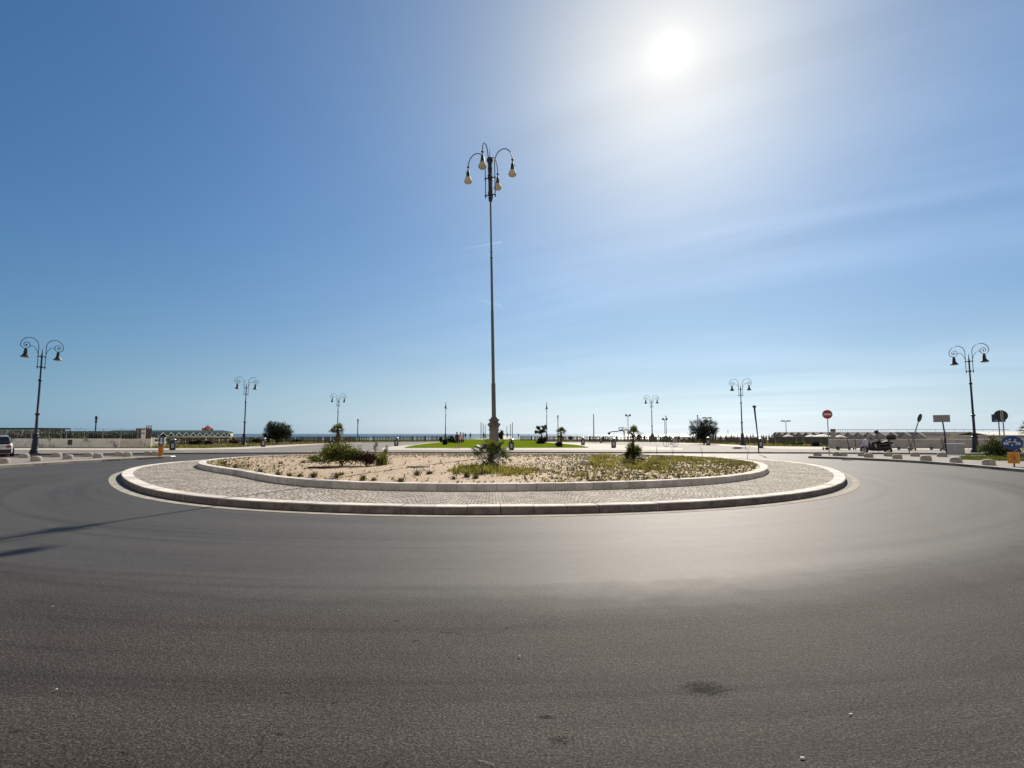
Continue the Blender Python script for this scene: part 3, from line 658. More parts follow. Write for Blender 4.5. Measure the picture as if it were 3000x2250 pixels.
for k, (x, y) in enumerate(RF): put_bollard(x, y, 'stone bollard on the right kerb, ' + ('at its far tip right of the no entry post' if k == 0 else 'nearest the yellow box and blue disc' if k == 5 else ordn[k] + ' from the left in the front row'))
for k, (x, y) in enumerate(RBk): put_bollard(x, y, 'stone bollard of the right back row, ' + ('just left of the no entry post' if k == 0 else 'right in front of the plain sign back' if k == 5 else ordn[k] + ' from the left'))

# ---------- litter bins
def bin_():
    t = thing('litter_bin', 'x', 'bin', group='black litter bins along the promenade')
    mb = MB(); mb.lathe([(.20, 0), (.25, .03), (.26, .70), (.27, .72), (.25, .74)], n=16); mb.build('body', m_black, t, True)
    mb = MB(); mb.box((0, -.262, .40), (.20, .012, .42)); mb.build('panel', m_steel, t)
    mb = MB()
    for a in (30, 150, 270): mb.tube([(.22*math.cos(R(a)), .22*math.sin(R(a)), .72), (.22*math.cos(R(a)), .22*math.sin(R(a)), .92)], .015, 6)
    mb.tube([(0, 0, .7), (0, 0, .93)], .10, 10); mb.build('support', m_black, t, True)
    mb = MB(); mb.lathe([(.28, .90), (.285, .93), (.25, .98), (.15, 1.03), (.02, 1.05)], n=16); mb.build('lid', m_steel, t, True)
    return t
bn = bin_(); bf2 = True
for px, py, lab in ((505,1318.5,'black litter bin on the left pavement right of the orange column'),(771,1309,'dark litter bin on the left below the tamarisk tree'),(1161,1306.5,'black litter bin at the left tip of the lawn'),(1498,1318.5,'black litter bin in front of the lawn right of the tall lamp'),(1708,1303.5,'dark litter bin at the right tip of the lawn'),(1798,1311.5,'black litter bin left of the right roundabout palm'),(1761,1297,'small distant litter bin beside the parked bicycles'),(2075,1304,'litter bin with pale lid in front of the right tamarisk'),(2229,1312,'black litter bin behind the thin steel post')):
    p = at(px, py, ZP+.01); a = -math.atan2(p.x, p.y)
    if bf2: bf2 = False; bn.location = p; bn.rotation_euler = (0, 0, a); bn['label'] = lab
    else: dup(bn, p, a, lab)

# ---------- left whitewashed wall with its railing
YW = 60.5
def wall_run(name, px0, px1, Y, z0, z1, th, m, label, coping=None):
    a, b = xat(px0, Y), xat(px1, Y); t = thing(name, label, 'wall', ((a+b)/2, Y, 0))
    mb = MB(); mb.box((0, th/2, (z0+z1)/2), (b-a, th, z1-z0)); mb.build('masonry', m, t)
    if coping:
        mb = MB(); mb.box((0, th/2, z1+.035), (b-a+.06, th+.10, .07)); mb.build('coping', coping, t)
    return t
m_oldwall, B = nodes_mat('stained_whitewash'); g = N('ShaderNodeNewGeometry').outputs['Position']
col = ramp(noise(g, .9, 7, .7), [(.36, (.22, .20, .185)), (.47, (.72, .69, .65)), (.7, (.82, .79, .74))]); L(col, B.inputs['Base Color']); B.inputs['Roughness'].default_value = .85
wall_run('low_wall', -420, 350, YW, 0, 1.08, .3, m_oldwall, 'long stained grey whitewashed low wall behind the left lamp')
wall_run('low_wall', 351, 441, YW-.1, 0, 1.06, .35, m_cream, 'short end of the low wall with sunlight painted in cream, left of the white fence')  # sunlit end of the wall: the sun is put into its paler colour
t = thing('railing', 'thin metal mesh railing standing on the whitewashed wall', 'railing', (0, YW+.15, 0))
for px in (87, 139, 174, 190, 242, 297, 350, 400): x = xat(px, YW); mb = MB(); mb.tube([(x, 0, 1.05), (x, 0, 2.15)], .03, 6); mb.build('post', m_steel, t)
mb = MB()
for z in (2.12, 1.72): mb.tube([(xat(-400, YW), 0, z), (xat(430, YW), 0, z)], .012, 4)
k = xat(-400, YW)
while k < xat(430, YW): mb.tube([(k, 0, 1.1), (k, 0, 2.12)], .005, 3, cap=False); k += .24
mb.build('mesh', m_steel, t)
mb = MB(); mb.box((0, 0, .33), (.42, .1, .55)); o = mb.build('utility_hatch', m_black); o.location = (xat(205, YW), YW-.03, .35); tag(o, 'small dark square hatch set in the whitewashed wall', 'hatch')
t = thing('notice_board', 'white notice board on the end of the whitewashed wall', 'notice board', (xat(418, YW-.6), YW-.6, ZP))
mb = MB(); mb.box((0, 0, 1.45), (.44, .05, 1.2)); mb.build('panel', m_white, t)
for z_, w_ in ((1.93, .46), (1.55, .38)): mb = MB(); mb.box((0, -.03, z_), (w_, .02, .11)); mb.build('blue_band', m_blue, t)
for s_ in (-1, 1): mb = MB(); mb.tube([(s_*.2, .05, 0), (s_*.2, .05, 2.05)], .025, 6); mb.build('post', m_steel, t)
# white ranch fence
t = thing('ranch_fence', 'short white two rail fence between pale wall end and orange column', 'fence', (0, 62, ZP))
xa, xb = xat(441, 62), xat(482, 62)
mb = MB()
for z in (.95, .58, .20): mb.box(((xa+xb)/2, 0, z), (xb-xa, .05, .13))
mb.build('rails', m_white, t)
for px in (443, 449.5, 469, 481): mb = MB(); mb.box((xat(px, 62), .05, .55), (.10, .08, 1.1)); mb.build('post', m_white, t)
# timber screen right of the notice board
t = thing('timber_screen', 'tall weathered timber screen behind the white notice board', 'fence', (0, 66, 0))
mb = MB()
for k in range(5): x = xat(396, 66)+k*.38+.2; mb.box((x, 0, 1.1+random.uniform(0, .12)), (.385, .05, 2.2))
mb.box((xat(396, 66)+.95, .04, .8), (1.9, .06, .1))
mb.build('boards', m_brown, t)
for px in (428, 434, 440): mb = MB(); mb.tube([(xat(px, 66), -.05, 0), (xat(px, 66), -.05, 2.6)], .06, 6); mb.build('post', m_brown, t)

# ---------- beach huts
def hut(w, d, wall_h, ridge, mw, mr, mt, mg=None):
    t = thing('beach_hut', 'x', 'beach hut', group='x')
    mb = MB(); mb.prism([(-w/2, 0), (w/2, 0), (w/2, wall_h), (0, ridge-.03), (-w/2, wall_h)], 'y', 0, d); mb.build('wall', mw, t)
    mb = MB(); mb.prism([(-w/2+.05, wall_h-.02), (w/2-.05, wall_h-.02), (0, ridge-.06)], 'y', -.10, -.004); mb.build('gable', mg or mr, t)
    mb = MB(); mb.box((0, -.2, wall_h-.20), (w+.1, .36, .22)); mb.build('eave_beam', mt, t)
    mb = MB()
    for s_ in (-1, 1):
        mb.prism([(0, ridge), (s_*(w/2+.12), wall_h-.04), (s_*(w/2+.12), wall_h+.03), (0, ridge+.07)], 'y', -.35, d+.1)
    mb.build('roof', mr, t)
    mb = MB()
    for s_ in (-1, 1):
        mb.prism([(0, ridge-.03), (s_*(w/2+.12), wall_h-.09), (s_*(w/2+.12), wall_h+.03), (0, ridge+.075)], 'y', -.39, -.355)
    mb.build('bargeboard', mt, t)
    mb = MB(); mb.box((0, -.02, wall_h*.44), (w*.36, .04, wall_h*.86)); mb.build('door', m_brown, t)
    return t
h0 = hut(4.3, 3.2, 1.62, 2.25, m_cream, m_teal, mat('pale_green_trim', (.36, .41, .38), .7, (.28, .33, .30), 4)); h0['group'] = 'green roofed beach huts on the left'
hx = [(470,1266.5),(494,1266.5),(517,1266.7),(538.5,1266.8),(559.5,1267),(579.5,1267.2),(598.5,1267.4),(616,1267.6),(633,1267.8),(650,1268.1),(667,1268.5)]
for k, (px, py) in enumerate(hx):
    Y = 84 + 46*k/10; p = atY(px, py, Y); loc = (p.x, Y, p.z-2.32); sc = 1.0; HR = R(105.7)
    lab = 'green roofed pale trimmed beach hut, ' + ('the one directly right of the timber screen' if k == 0 else 'last and farthest at the right end of the row' if k == 10 else ['', 'second', 'third', 'fourth', 'fifth', 'sixth', 'seventh', 'eighth', 'ninth', 'tenth'][k] + ' from the left in the row')
    if k == 0: h0.location = loc; h0.rotation_euler = (0, 0, HR); h0['label'] = lab
    else: dup(h0, loc, HR, lab)
for px, py, Y, lab in ((178,1267,72,'lone green roofed hut behind the railing near the left lamp'),(331,1267,74,'green roofed hut behind the railing left of the timber screen')):
    p = atY(px, py, Y); dup(h0, (p.x, Y, p.z-2.32), R(60), lab, (.75, 1, 1))
t = thing('bathing_pavilion', 'long dark green roofed bathing pavilion behind the row of gabled huts', 'pavilion', (0, 0, 0))
a, b = Vector((-58.5, 86, 0)), Vector((-77, 153, 0)); d = (b-a).normalized(); nrm = Vector((-d.y, d.x, 0)); za, zb = 2.14, 2.56
def Q(p, off, z): return (p.x+nrm.x*off, p.y+nrm.y*off, z)
mb = MB(); mb.poly([Q(a, 0, za-.5), Q(b, 0, zb-.5), Q(b, 3, zb), Q(a, 3, za)]); mb.poly([Q(a, 6, za-.5), Q(b, 6, zb-.5), Q(b, 3, zb), Q(a, 3, za)]); mb.build('roof', m_teal, t)
mb = MB(); mb.poly([Q(a, .3, 0), Q(b, .3, 0), Q(b, .3, zb-.5), Q(a, .3, za-.5)])
for p, z in ((a, za), (b, zb)): mb.poly([Q(p, .3, 0), Q(p, 5.7, 0), Q(p, 5.7, z-.5), Q(p, 3, z-.03), Q(p, .3, z-.5)])
mb.build('wall', m_cream, t)
t = thing('bathing_pavilion', 'low dark roofed building behind the railing and hedge on the left', 'pavilion', (0, 0, 0))
xa, xb = xat(125, 80), xat(398, 80); mb = MB(); zt = zat(1262.5, 80)
mb.prism([(79, zt-.75), (82.5, zt), (86, zt-.75)], 'x', xa, xb); mb.build('roof', m_teal, t)
mb = MB(); mb.box(((xa+xb)/2, 82.5, (zt-.75)/2), (xb-xa-.3, 6, zt-.76)); mb.build('wall', m_greywall, t)
m_green = mat('pale_green_sheet', (.20, .30, .26), .6, (.13, .21, .19), 3)
t = thing('bathing_pavilion', 'flat green edged canopy building at the far left edge behind the car', 'pavilion', (0, 0, 0))
xa, xb = xat(-260, 76), xat(128, 76); zt = zat(1253.5, 76)
mb = MB(); mb.box(((xa+xb)/2, 78, zt-.10), (xb-xa, 5, .20)); mb.build('roof', m_teal, t)
mb = MB(); mb.box(((xa+xb)/2, 75.6, zt-.36), (xb-xa-.4, .10, .26)); mb.build('fascia', m_green, t)
mb = MB(); mb.box(((xa+xb)/2, 78, (zt-.2)/2), (xb-xa-.8, 4, zt-.22)); mb.build('wall', m_greywall, t)
for k in range(9): mb = MB(); x = xa+.4+(xb-xa-.8)*k/8; mb.box((x, 75.55, (zt-.25)/2), (.12, .10, zt-.26)); mb.build('post', m_white, t)
# red tiled lookout kiosk above the huts
p = atY(608, 1262, 150); t = thing('lookout_kiosk', 'small red roofed lookout kiosk rising above the green hut roofs', 'kiosk', (p.x, 150, -.9))
zb, zt = zat(1257, 150)+.9, zat(1246.5, 150)+.9; wv_ = 27/F*150/2
mb = MB(); mb.box((0, 0, (zb+.3)/2), (wv_*1.6, wv_*1.6, zb+.3)); mb.build('wall', mat('pink_boards', (.50, .20, .18), .8, (.40, .12, .11), 3), t)
mb = MB(); mb.lathe([(wv_*1.25, zb-.25), (wv_*1.2, zb-.1), (wv_*.5, zb+.6), (.1, zt)], n=4, flute=0); mb.build('roof', m_pinkred, t)
mb = MB(); mb.tube([(0, 0, zt-.2), (0, 0, zt+.5)], .05, 6); mb.build('finial', m_steel, t)
# grey huts on the right
h1 = hut(2.62, 3.4, 1.5, 2.12, m_hutwall, m_hutgrey, m_hutgrey, m_hutwall); h1['group'] = 'grey roofed beach huts on the right'
px = 2275.0; k = 0; ordr = ['at the far left end of the row', 'second from the far left end', 'third from the far left end', 'fourth from the far left end', 'fifth from the far left end, above the white parasols', 'sixth from the far left end', 'seventh, behind the no entry post', 'eighth, just right of the no entry post', 'ninth from the far left end', 'tenth from the far left end', 'eleventh, left of the scooter rider', 'twelfth, behind the scooter windscreen', 'thirteenth, behind the scooter rider', 'fourteenth, above the scooter top box', 'fifteenth, right of the scooter', 'sixteenth, left of the leaning disc sign', 'seventeenth and last, behind the leaning disc sign']
while px < 2706 and k < 17:
    Y = 124 - 44*k/16; p = atY(px, 1266.2, Y); wpx = 19.5 + 10.0*k/16
    loc = (p.x, Y, p.z-2.16)
    if k == 0: h1.location = loc; h1.rotation_euler = (0, 0, R(-90)); h1['label'] = 'grey gabled beach hut, ' + ordr[0]
    else: dup(h1, loc, R(-90), 'grey gabled beach hut, ' + ordr[k])
    k += 1; px = 1500 + F*(xat(2275, 124)+.3*k*0)/(124-44*k/16)
t = thing('beach_pavilion', 'long pale flat roofed beach building behind the right grey wall', 'pavilion', (0, 0, 0))
xa, xb = xat(2700, 80), xat(2890, 80); zt = zat(1265.5, 80)
mb = MB(); mb.box(((xa+xb)/2, 83, zt-.12), (xb-xa, 7, .24)); mb.build('roof', m_hutgrey, t)
mb = MB(); mb.box(((xa+xb)/2, 83, (zt-.25)/2), (xb-xa-.5, 6.4, zt-.26)); mb.build('wall', m_hutwall, t)
mb = MB()
for k in range(6): x = xa+.6+(xb-xa-1.2)*k/5; mb.box((x, 79.7, (zt-.25)/2), (.14, .12, zt-.27))
mb.build('posts', m_hutgrey, t)
t = thing('beach_pavilion', 'white tarpaulin roofed shelter at the far right behind the signs', 'shelter', (0, 0, 0))
xa, xb = xat(2880, 70), xat(3120, 70); zt = zat(1264, 70)
mb = MB(); mb.prism([(69, zt-.45), (72, zt), (75, zt-.45), (75, zt-.52), (72, zt-.08), (69, zt-.52)], 'x', xa, xb); mb.build('roof', m_canvas, t)
mb = MB(); mb.box(((xa+xb)/2, 72.4, (zt-.55)/2), (xb-xa-.3, 4.5, zt-.56)); mb.build('wall', m_hutwall, t)
t = thing('railing', 'thin rooftop railing above the grey beach huts on the right', 'railing', (0, 93, 0))
zt = zat(1258.6, 93); mb = MB(); mb.tube([(xat(2448, 93), 0, zt), (xat(2960, 93), 0, zt)], .035, 4); mb.build('rail', m_steel, t)
mb = MB(); k = 2450
while k < 2960: x = xat(k, 93); mb.tube([(x, 0, 0), (x, 0, zt+(.25 if k > 2760 and (k-2450) % 28 == 0 else 0))], .025, 4); k += 7 if k < 2600 else 28
mb.build('posts', m_steel, t)
# grey wall right
wall_run('low_wall', 2432, 3400, 58.0, 0, .98, .3, m_greywall, 'long grey plastered wall behind the scooters on the right', m_stone)

# ---------- fences of the bathing establishments
def slat_fence(name, label, A, B_, h, m1, m2, pitch=.24, wd=.15, post=2.4, beam=None, hb=.0):
    d = B_-A; n = int(d.length/pitch); t = thing(name, label, 'fence', (A.x, A.y, ZP)); rz = math.atan2(d.y, d.x); t.rotation_euler = (0, 0, rz)
    mb = MB(); rnd = random.Random(n)
    for k in range(n):
        if rnd.random() < .10: continue
        mb.box((k*pitch+pitch/2, rnd.uniform(-.01, .01), h*.48), (wd*rnd.uniform(.8, 1.25), .03, h*.92))
    L_ = d.length
    for z in (.25, h*.8): mb.box((L_/2, .045, z), (L_, .04, .08))
    mb.build('panel', m1, t)
    mb = MB(); k = 0
    while k < L_: mb.box((k, .09, h*.5), (.14, .14, h)); k += post
    mb.build('posts', m2, t)
    mb = MB(); mb.box((L_/2, 0, h+.03), (L_, .22 if beam else .12, beam or .06)); mb.build('beam', m2 if beam else m1, t)
    return t
m_fence = mat('weathered_fence', (.20, .165, .14), .85, (.105, .085, .072), 5, 5)
m_fence2 = mat('grey_fence', (.17, .16, .145), .85, (.09, .085, .075), 5, 5)
def GY(px, Y): return Vector((xat(px, Y), Y, 0))
slat_fence('slat_fence', 'cream framed garden fence with timber panels right of the orange column', GY(489, 77), GY(626, 80), 1.06, m_brown, m_cream, .22, .19, 2.35, .26)
slat_fence('slat_fence', 'white posted timber fence running behind the left twin lamp', GY(627, 82), GY(830, 92), 1.0, m_fence, m_cream, .22, .17, 2.9, .10)
slat_fence('slat_fence', 'low brown weathered fence behind the left roundabout palm', GY(832, 93), GY(1050, 104), 1.0, m_fence, m_fence, .26, .22, 3.2)
slat_fence('slat_fence', 'grey slatted fence along the beach left of the lawn', GY(1052, 105), GY(1325, 120), 1.02, m_fence2, m_fence2, .34, .17, 3.0)
slat_fence('slat_fence', 'grey slatted fence along the beach right of the lawn', GY(1525, 122), GY(1900, 102), 1.02, m_fence2, m_fence2, .34, .17, 3.0)
slat_fence('slat_fence', 'brown timber fence behind the right tamarisk and steel post', GY(1902, 101), GY(2250, 84), 1.02, m_fence, m_fence, .25, .22, 3.0)
slat_fence('slat_fence', 'dark timber fence below the white parasols on the right', GY(2252, 83), GY(2430, 71), 1.03, m_fence, m_fence2, .22, .20, 2.6)

# ---------- vegetation helpers
def leaf_cloud(mb, c, r, n, size, rnd, clumps=9, shell=.55, mi=0, tall=1.0):
    """small leaf faces gathered in uneven clumps inside an ellipsoid"""
    cl = []
    for _ in range(clumps):
        while True:
            v = Vector((rnd.uniform(-1, 1), rnd.uniform(-1, 1), rnd.uniform(-1, .9)))
            if v.length < 1: break
        v = v*(shell + (1-shell)*rnd.random()); cl.append((v, rnd.uniform(.28, .55)))
    for k in range(n):
        v, s_ = cl[rnd.randrange(clumps)]
        q = v + Vector((rnd.gauss(0, 1), rnd.gauss(0, 1), rnd.gauss(0, 1)))*s_*.5
        p = Vector((c[0]+q.x*r[0], c[1]+q.y*r[1], c[2]+q.z*r[2]))
        if p.z < c[2]-r[2]*.98: p.z = c[2]-r[2]*rnd.uniform(.6, .98)
        d = Vector((rnd.gauss(0, 1), rnd.gauss(0, 1), rnd.gauss(.3, 1)*tall)).normalized(); e = d.orthogonal().normalized()
        e = Matrix.Rotation(rnd.uniform(0, 6.28), 3, d) @ e; l = size*rnd.uniform(.6, 1.5); wd = l*.42
        mb.poly([p, p+d*l*.5+e*wd*.5, p+d*l, p+d*l*.5-e*wd*.5], mi)
def stems(mb, base, r, h, n, rnd, th=.012):
    for _ in range(n):
        a = rnd.uniform(0, 6.28); q = rnd.uniform(.2, .8)
        mb.tube([base, base+Vector((math.cos(a)*r[0]*q*.5, math.sin(a)*r[1]*q*.5, h*.5)), base+Vector((math.cos(a)*r[0]*q, math.sin(a)*r[1]*q, h*rnd.uniform(.7, .95)))], [th, th*.7, th*.3], 5)
def bush(name, label, cat, base, r, h, n, size, m, seed, nst=7, clumps=9, group=None, tall=1.0):
    rnd = random.Random(seed); t = thing(name, label, cat, base, 0, group)
    mb = MB(); leaf_cloud(mb, (0, 0, h*.5), (r[0], r[1], h*.52), n, size, rnd, clumps, tall=tall); mb.build('foliage', m, t, fix=False)
    mb = MB(); stems(mb, Vector((0, 0, 0)), r, h, nst, rnd, .012+h*.006); mb.build('stems', m_bark, t)
    return t
def blades(mb, base, n, h, spread, rnd, wd=.012, mi=0, lean=.5):
    for _ in range(n):
        a = rnd.uniform(0, 6.28); q = rnd.random()**.6; x, y = math.cos(a), math.sin(a)
        b = base + Vector((x, y, 0))*spread*q*rnd.random(); hh = h*rnd.uniform(.5, 1.1); le = lean*q*hh
        e = Vector((-y, x, 0))*wd*rnd.uniform(.7, 1.3); m1 = b+Vector((x*le*.35, y*le*.35, hh*.6)); t_ = b+Vector((x*le, y*le, hh))
        mb.poly([b-e, b+e, m1+e*.8, m1-e*.8], mi); mb.poly([m1-e*.8, m1+e*.8, t_], mi)
def fan_leaf(mb, p, d, L_, n, rnd, mi=0, droop=.25, wid=None):
    """a palmate leaf at p facing along d"""
    d = d.normalized(); s_ = d.cross(Vector((0, 0, 1)))
    if s_.length < .1: s_ = Vector((1, 0, 0))
    s_.normalize(); up = s_.cross(d)
    s_ = (Matrix.Rotation(rnd.uniform(-.5, .5), 3, d) @ s_)
    for k in range(n):
        a = R(-100 + 200*k/(n-1)); v = (d*math.cos(a) + s_*math.sin(a)); l = L_*(1-.28*abs(math.sin(a)))*rnd.uniform(.88, 1.08); e = v.cross(up).normalized()*(wid or L_*.055)
        m1 = p+v*l*.55+up*L_*.03; t_ = p+v*l-Vector((0, 0, droop*L_*rnd.uniform(.5, 1.3)))
        mb.poly([p, m1-e, t_, m1+e], mi)
def fan_palm(label, base, trunk_h, r0, n, L_, pet, seed, up=(10, 80), skirt=0, lean=(0, 0), trunk_r=.11, mleaf=None, basal=0, cat='palm', name='fan_palm'):
    rnd = random.Random(seed); t = thing(name, label, cat, base)
    top = Vector((lean[0], lean[1], trunk_h))
    mb = MB(); K = 9; pts = [Vector((lean[0]*(k/K)**1.5, lean[1]*(k/K)**1.5, -.05+(trunk_h+.05)*k/K)) for k in range(K+1)]
    mb.tube(pts, [trunk_r*(1.15 if k == 0 else (1.0+.13*(k % 2)))*(1-.25*k/K) for k in range(K+1)], 9)
    for k in range(int(trunk_h*45)):                   # old leaf bases
        z = rnd.uniform(.05, trunk_h); a = rnd.uniform(0, 6.28); q = Vector((lean[0]*(z/trunk_h)**1.5+math.cos(a)*trunk_r*.9, lean[1]*(z/trunk_h)**1.5+math.sin(a)*trunk_r*.9, z))
        mb.tube([q, q+Vector((math.cos(a)*.05, math.sin(a)*.05, .09))], [.022, .008], 4)
    mb.build('trunk', m_bark, t)
    mb = MB(); ms = MB()
    def frond(p, el, a, L1, pt, target, dr):
        d = Vector((math.cos(a)*math.cos(el), math.sin(a)*math.cos(el), math.sin(el))); q = p+d*pt*rnd.uniform(.75, 1.15); 
        target.tube([p, (p+q)/2+Vector((0, 0, .03)), q], [.014, .011, .008], 4, cap=False)
        fan_leaf(target, q, d+Vector((0, 0, -.15)), L1*rnd.uniform(.8, 1.15), 15, rnd, 0, dr)
    for k in range(n): frond(top, R(rnd.uniform(*up)), k*2.4+rnd.uniform(-.3, .3), L_, pet, mb, .22)
    for k in range(basal): frond(Vector((0, 0, rnd.uniform(.02, trunk_h*.30))), R(rnd.uniform(5, 78)), k*2.4+rnd.uniform(-.3, .3), L_*1.1, pet*1.45, mb, .18)
    mb.build('fronds', mleaf or m_palm, t, fix=False)
    if skirt:
        for k in range(skirt): frond(top-Vector((0, 0, rnd.uniform(.03, min(.4, trunk_h*.3)))), R(rnd.uniform(-65, -15)), k*2.4+rnd.uniform(-.3, .3), L_*.8, pet*.9, ms, .4)
        ms.build('dead_fronds', m_palmdry, t, fix=False)
    return t
def onbed(px, py):
    p = at(px, py, .33); p.z = zg(p.x, p.y)-.01; return p

# ---------- planting on the roundabout
p = onbed(992, 1343); fan_palm('slim small palm with reddish trunk behind the left bushes of the roundabout', p, 1.42, .1, 24, .34, .24, 5, (0, 75), 8, (-.10, 0), .075)
p = onbed(1440, 1369); fan_palm('low sprawling palm at the middle of the roundabout hiding the lamp foot', p, .46, .1, 19, .44, .50, 11, (0, 62), 13, (0, 0), .12, None, 14)
p = onbed(1856, 1352); tpal = fan_palm('bushy young palm with slim crowned trunk on the right of the roundabout', p, 1.22, .1, 14, .32, .24, 21, (10, 80), 0, (0, 0), .06, None, 60)
bush('bush', 'broad bright green bush in the left clump on the roundabout', 'bush', onbed(1003, 1365), (.92, .75), .86, 7000, .085, m_bushlime, 2, 9, 12)
bush('bush', 'dark green shrub at the back left of the roundabout clump', 'bush', onbed(972, 1350), (.58, .5), .98, 3600, .075, m_bushdark, 3, 7, 9)
bush('bush', 'reddish brown withered bush right in the left roundabout clump', 'bush', onbed(1074, 1365), (.56, .5), .70, 3600, .07, m_bushred, 4, 8, 10)
bush('bush', 'yellow green low plant at the left end of the roundabout clump', 'bush', onbed(925, 1352), (.42, .4), .26, 1500, .06, m_bushlime, 14, 5, 8)
def tuft(name, label, base, n, h, spread, m, seed, wd=.012, lean=.6, cat='grass tuft', group=None):
    rnd = random.Random(seed); mb = MB(); blades(mb, Vector((0, 0, 0)), n, h, spread, rnd, wd, 0, lean); o = mb.build(name, m, None, fix=False); o.location = base; return tag(o, label, cat, group)
tuft('tall_weed', 'fresh green tall weeds right beside the reddish bush', onbed(1118, 1363), 420, .55, .42, m_bushlime, 31, .010, .35, 'weed')
for k, (px, py, h, lab) in enumerate(((1100, 1350, .95, 'tall spindly dark weed stalk behind the reddish bush'), (1128, 1352, .80, 'spindly weed stalk just right of the left clump'))):
    rnd = random.Random(50+k); t = thing('weed_stalk', lab, 'weed', onbed(px, py)); mb = MB()
    for q in range(3): a = rnd.uniform(0, 6); mb.tube([(0, 0, 0), (.04*math.cos(a), .04*math.sin(a), h*.5), (.12*math.cos(a), .12*math.sin(a), h*rnd.uniform(.75, 1))], [.008, .006, .003], 4)
    mb.build('stem', m_bark, t); mb = MB(); leaf_cloud(mb, (0, 0, h*.6), (.13, .13, h*.45), 240, .06, rnd, 7); mb.build('leaves', m_weed, t, fix=False)
# grass patches: nobody could count the blades
def grass_patch(name, label, poly, n, h, m, seed, per=5, wd=.010, lean=.55):
    rnd = random.Random(seed); mb = MB(); xs = [q[0] for q in poly]; ys = [q[1] for q in poly]; done = 0
    P_ = [onbed(*q) for q in poly]; x0, x1 = min(q.x for q in P_), max(q.x for q in P_); y0, y1 = min(q.y for q in P_), max(q.y for q in P_); cx, cy = sum(q.x for q in P_)/len(P_), sum(q.y for q in P_)/len(P_)
    def ins(x, y):
        c = False; j = len(P_)-1
        for i in range(len(P_)):
            if (P_[i].y > y) != (P_[j].y > y) and x < (P_[j].x-P_[i].x)*(y-P_[i].y)/(P_[j].y-P_[i].y)+P_[i].x: c = not c
            j = i
        return c
    K = max(8, n//22); made = 0; tries = 0
    while made < K and tries < 20000:
        tries += 1; x, y = rnd.uniform(x0, x1), rnd.uniform(y0, y1)
        if not ins(x, y): continue
        made += 1; hk = h*rnd.uniform(.45, 1.35); sp = rnd.uniform(.12, .34); mi = rnd.choice((0, 0, 0, 1, 2))
        for q in range(int(n/K)):
            g1, g2 = rnd.gauss(0, sp), rnd.gauss(0, sp); fall = max(.3, 1-math.hypot(g1, g2)/(3*sp))
            blades(mb, Vector((x+g1, y+g2, zg(x+g1, y+g2)-.01)), per-1, hk*fall*rnd.uniform(.6, 1.2), .06, rnd, wd, mi, lean)
    o = mb.build(name, [m, m_drygrass, m_weed], None, fix=False); return tag(o, label, 'grass', None, 'stuff')
grass_patch('long_grass', 'yellow green long grass round the middle palm', [(1322,1386),(1340,1372),(1420,1366),(1440,1372),(1440,1388),(1400,1391)], 700, .26, m_grass, 61)
grass_patch('long_grass', 'fading grass to the right of the middle palm', [(1440,1388),(1450,1374),(1530,1372),(1575,1380),(1560,1390),(1500,1394)], 620, .24, m_drygrass, 62)
grass_patch('long_grass', 'greener low grass before the middle palm', [(1430,1392),(1440,1376),(1520,1376),(1540,1386),(1490,1394)], 350, .16, m_grass, 66)
grass_patch('long_grass', 'wide dry grass patch left of the right palm', [(1722,1364),(1730,1344),(1780,1337),(1840,1340),(1850,1366),(1800,1370)], 800, .30, m_drygrass, 63)
grass_patch('long_grass', 'green yellow grass in front of the right palm', [(1800,1371),(1830,1354),(1900,1352),(1960,1358),(1968,1370),(1920,1377),(1850,1376)], 800, .24, m_grass, 64)
grass_patch('long_grass', 'mixed grass on the right end of the bed', [(1900,1352),(1960,1340),(2080,1340),(2200,1351),(2235,1362),(2150,1362),(2000,1356)], 900, .20, m_drygrass, 65)
grass_patch('long_grass', 'green weeds on the right end of the bed', [(2040,1348),(2080,1342),(2200,1351),(2232,1363),(2160,1360)], 500, .16, m_bushlime, 67)
grass_patch('long_grass', 'green grass behind the right palm', [(1900,1347),(1920,1338),(2000,1338),(2040,1345),(1980,1350)], 420, .22, m_bushlime, 68)
# small weeds all over the gravel
rnd = random.Random(77); mg = MB(); cnt = 0
while cnt < 7600:
    a = rnd.uniform(0, 6.2832); q = math.sqrt(rnd.random()); r_ = (R_IN(a)-.45)*q; x, y = ISL.x+r_*math.cos(a), ISL.y+r_*math.sin(a)
    dpx = 1500 + F*x/y; 
    right = max(0, min(1, (dpx-1480)/260)); left = max(0, min(1, (1000-dpx)/300))*(1 if (y > 20 or q > .9) else .12) + (1.6 if dpx < 735 and y > 19 else 0)
    back = max(0, (y-28)/5)*.6
    dens = max(.035, .95*right, .30*left, min(.5, back)) + (.10 if q > .93 else 0)
    if rnd.random() > dens: continue
    z = zg(x, y)-.01; h = rnd.uniform(.03, .10)*(1.6 if rnd.random() < .10 else 1); mi = rnd.choice((0, 0, 0, 0, 1, 1, 1, 2))
    blades(mg, Vector((x, y, z)), rnd.randint(5, 10), h, .05, rnd, .010, mi, 1.1); cnt += 1
o = mg.build('low_weeds', [m_weed, m_drygrass, m_bushgreen], None, fix=False); tag(o, 'low dry weeds scattered over the gravel bed', 'weeds', None, 'stuff')
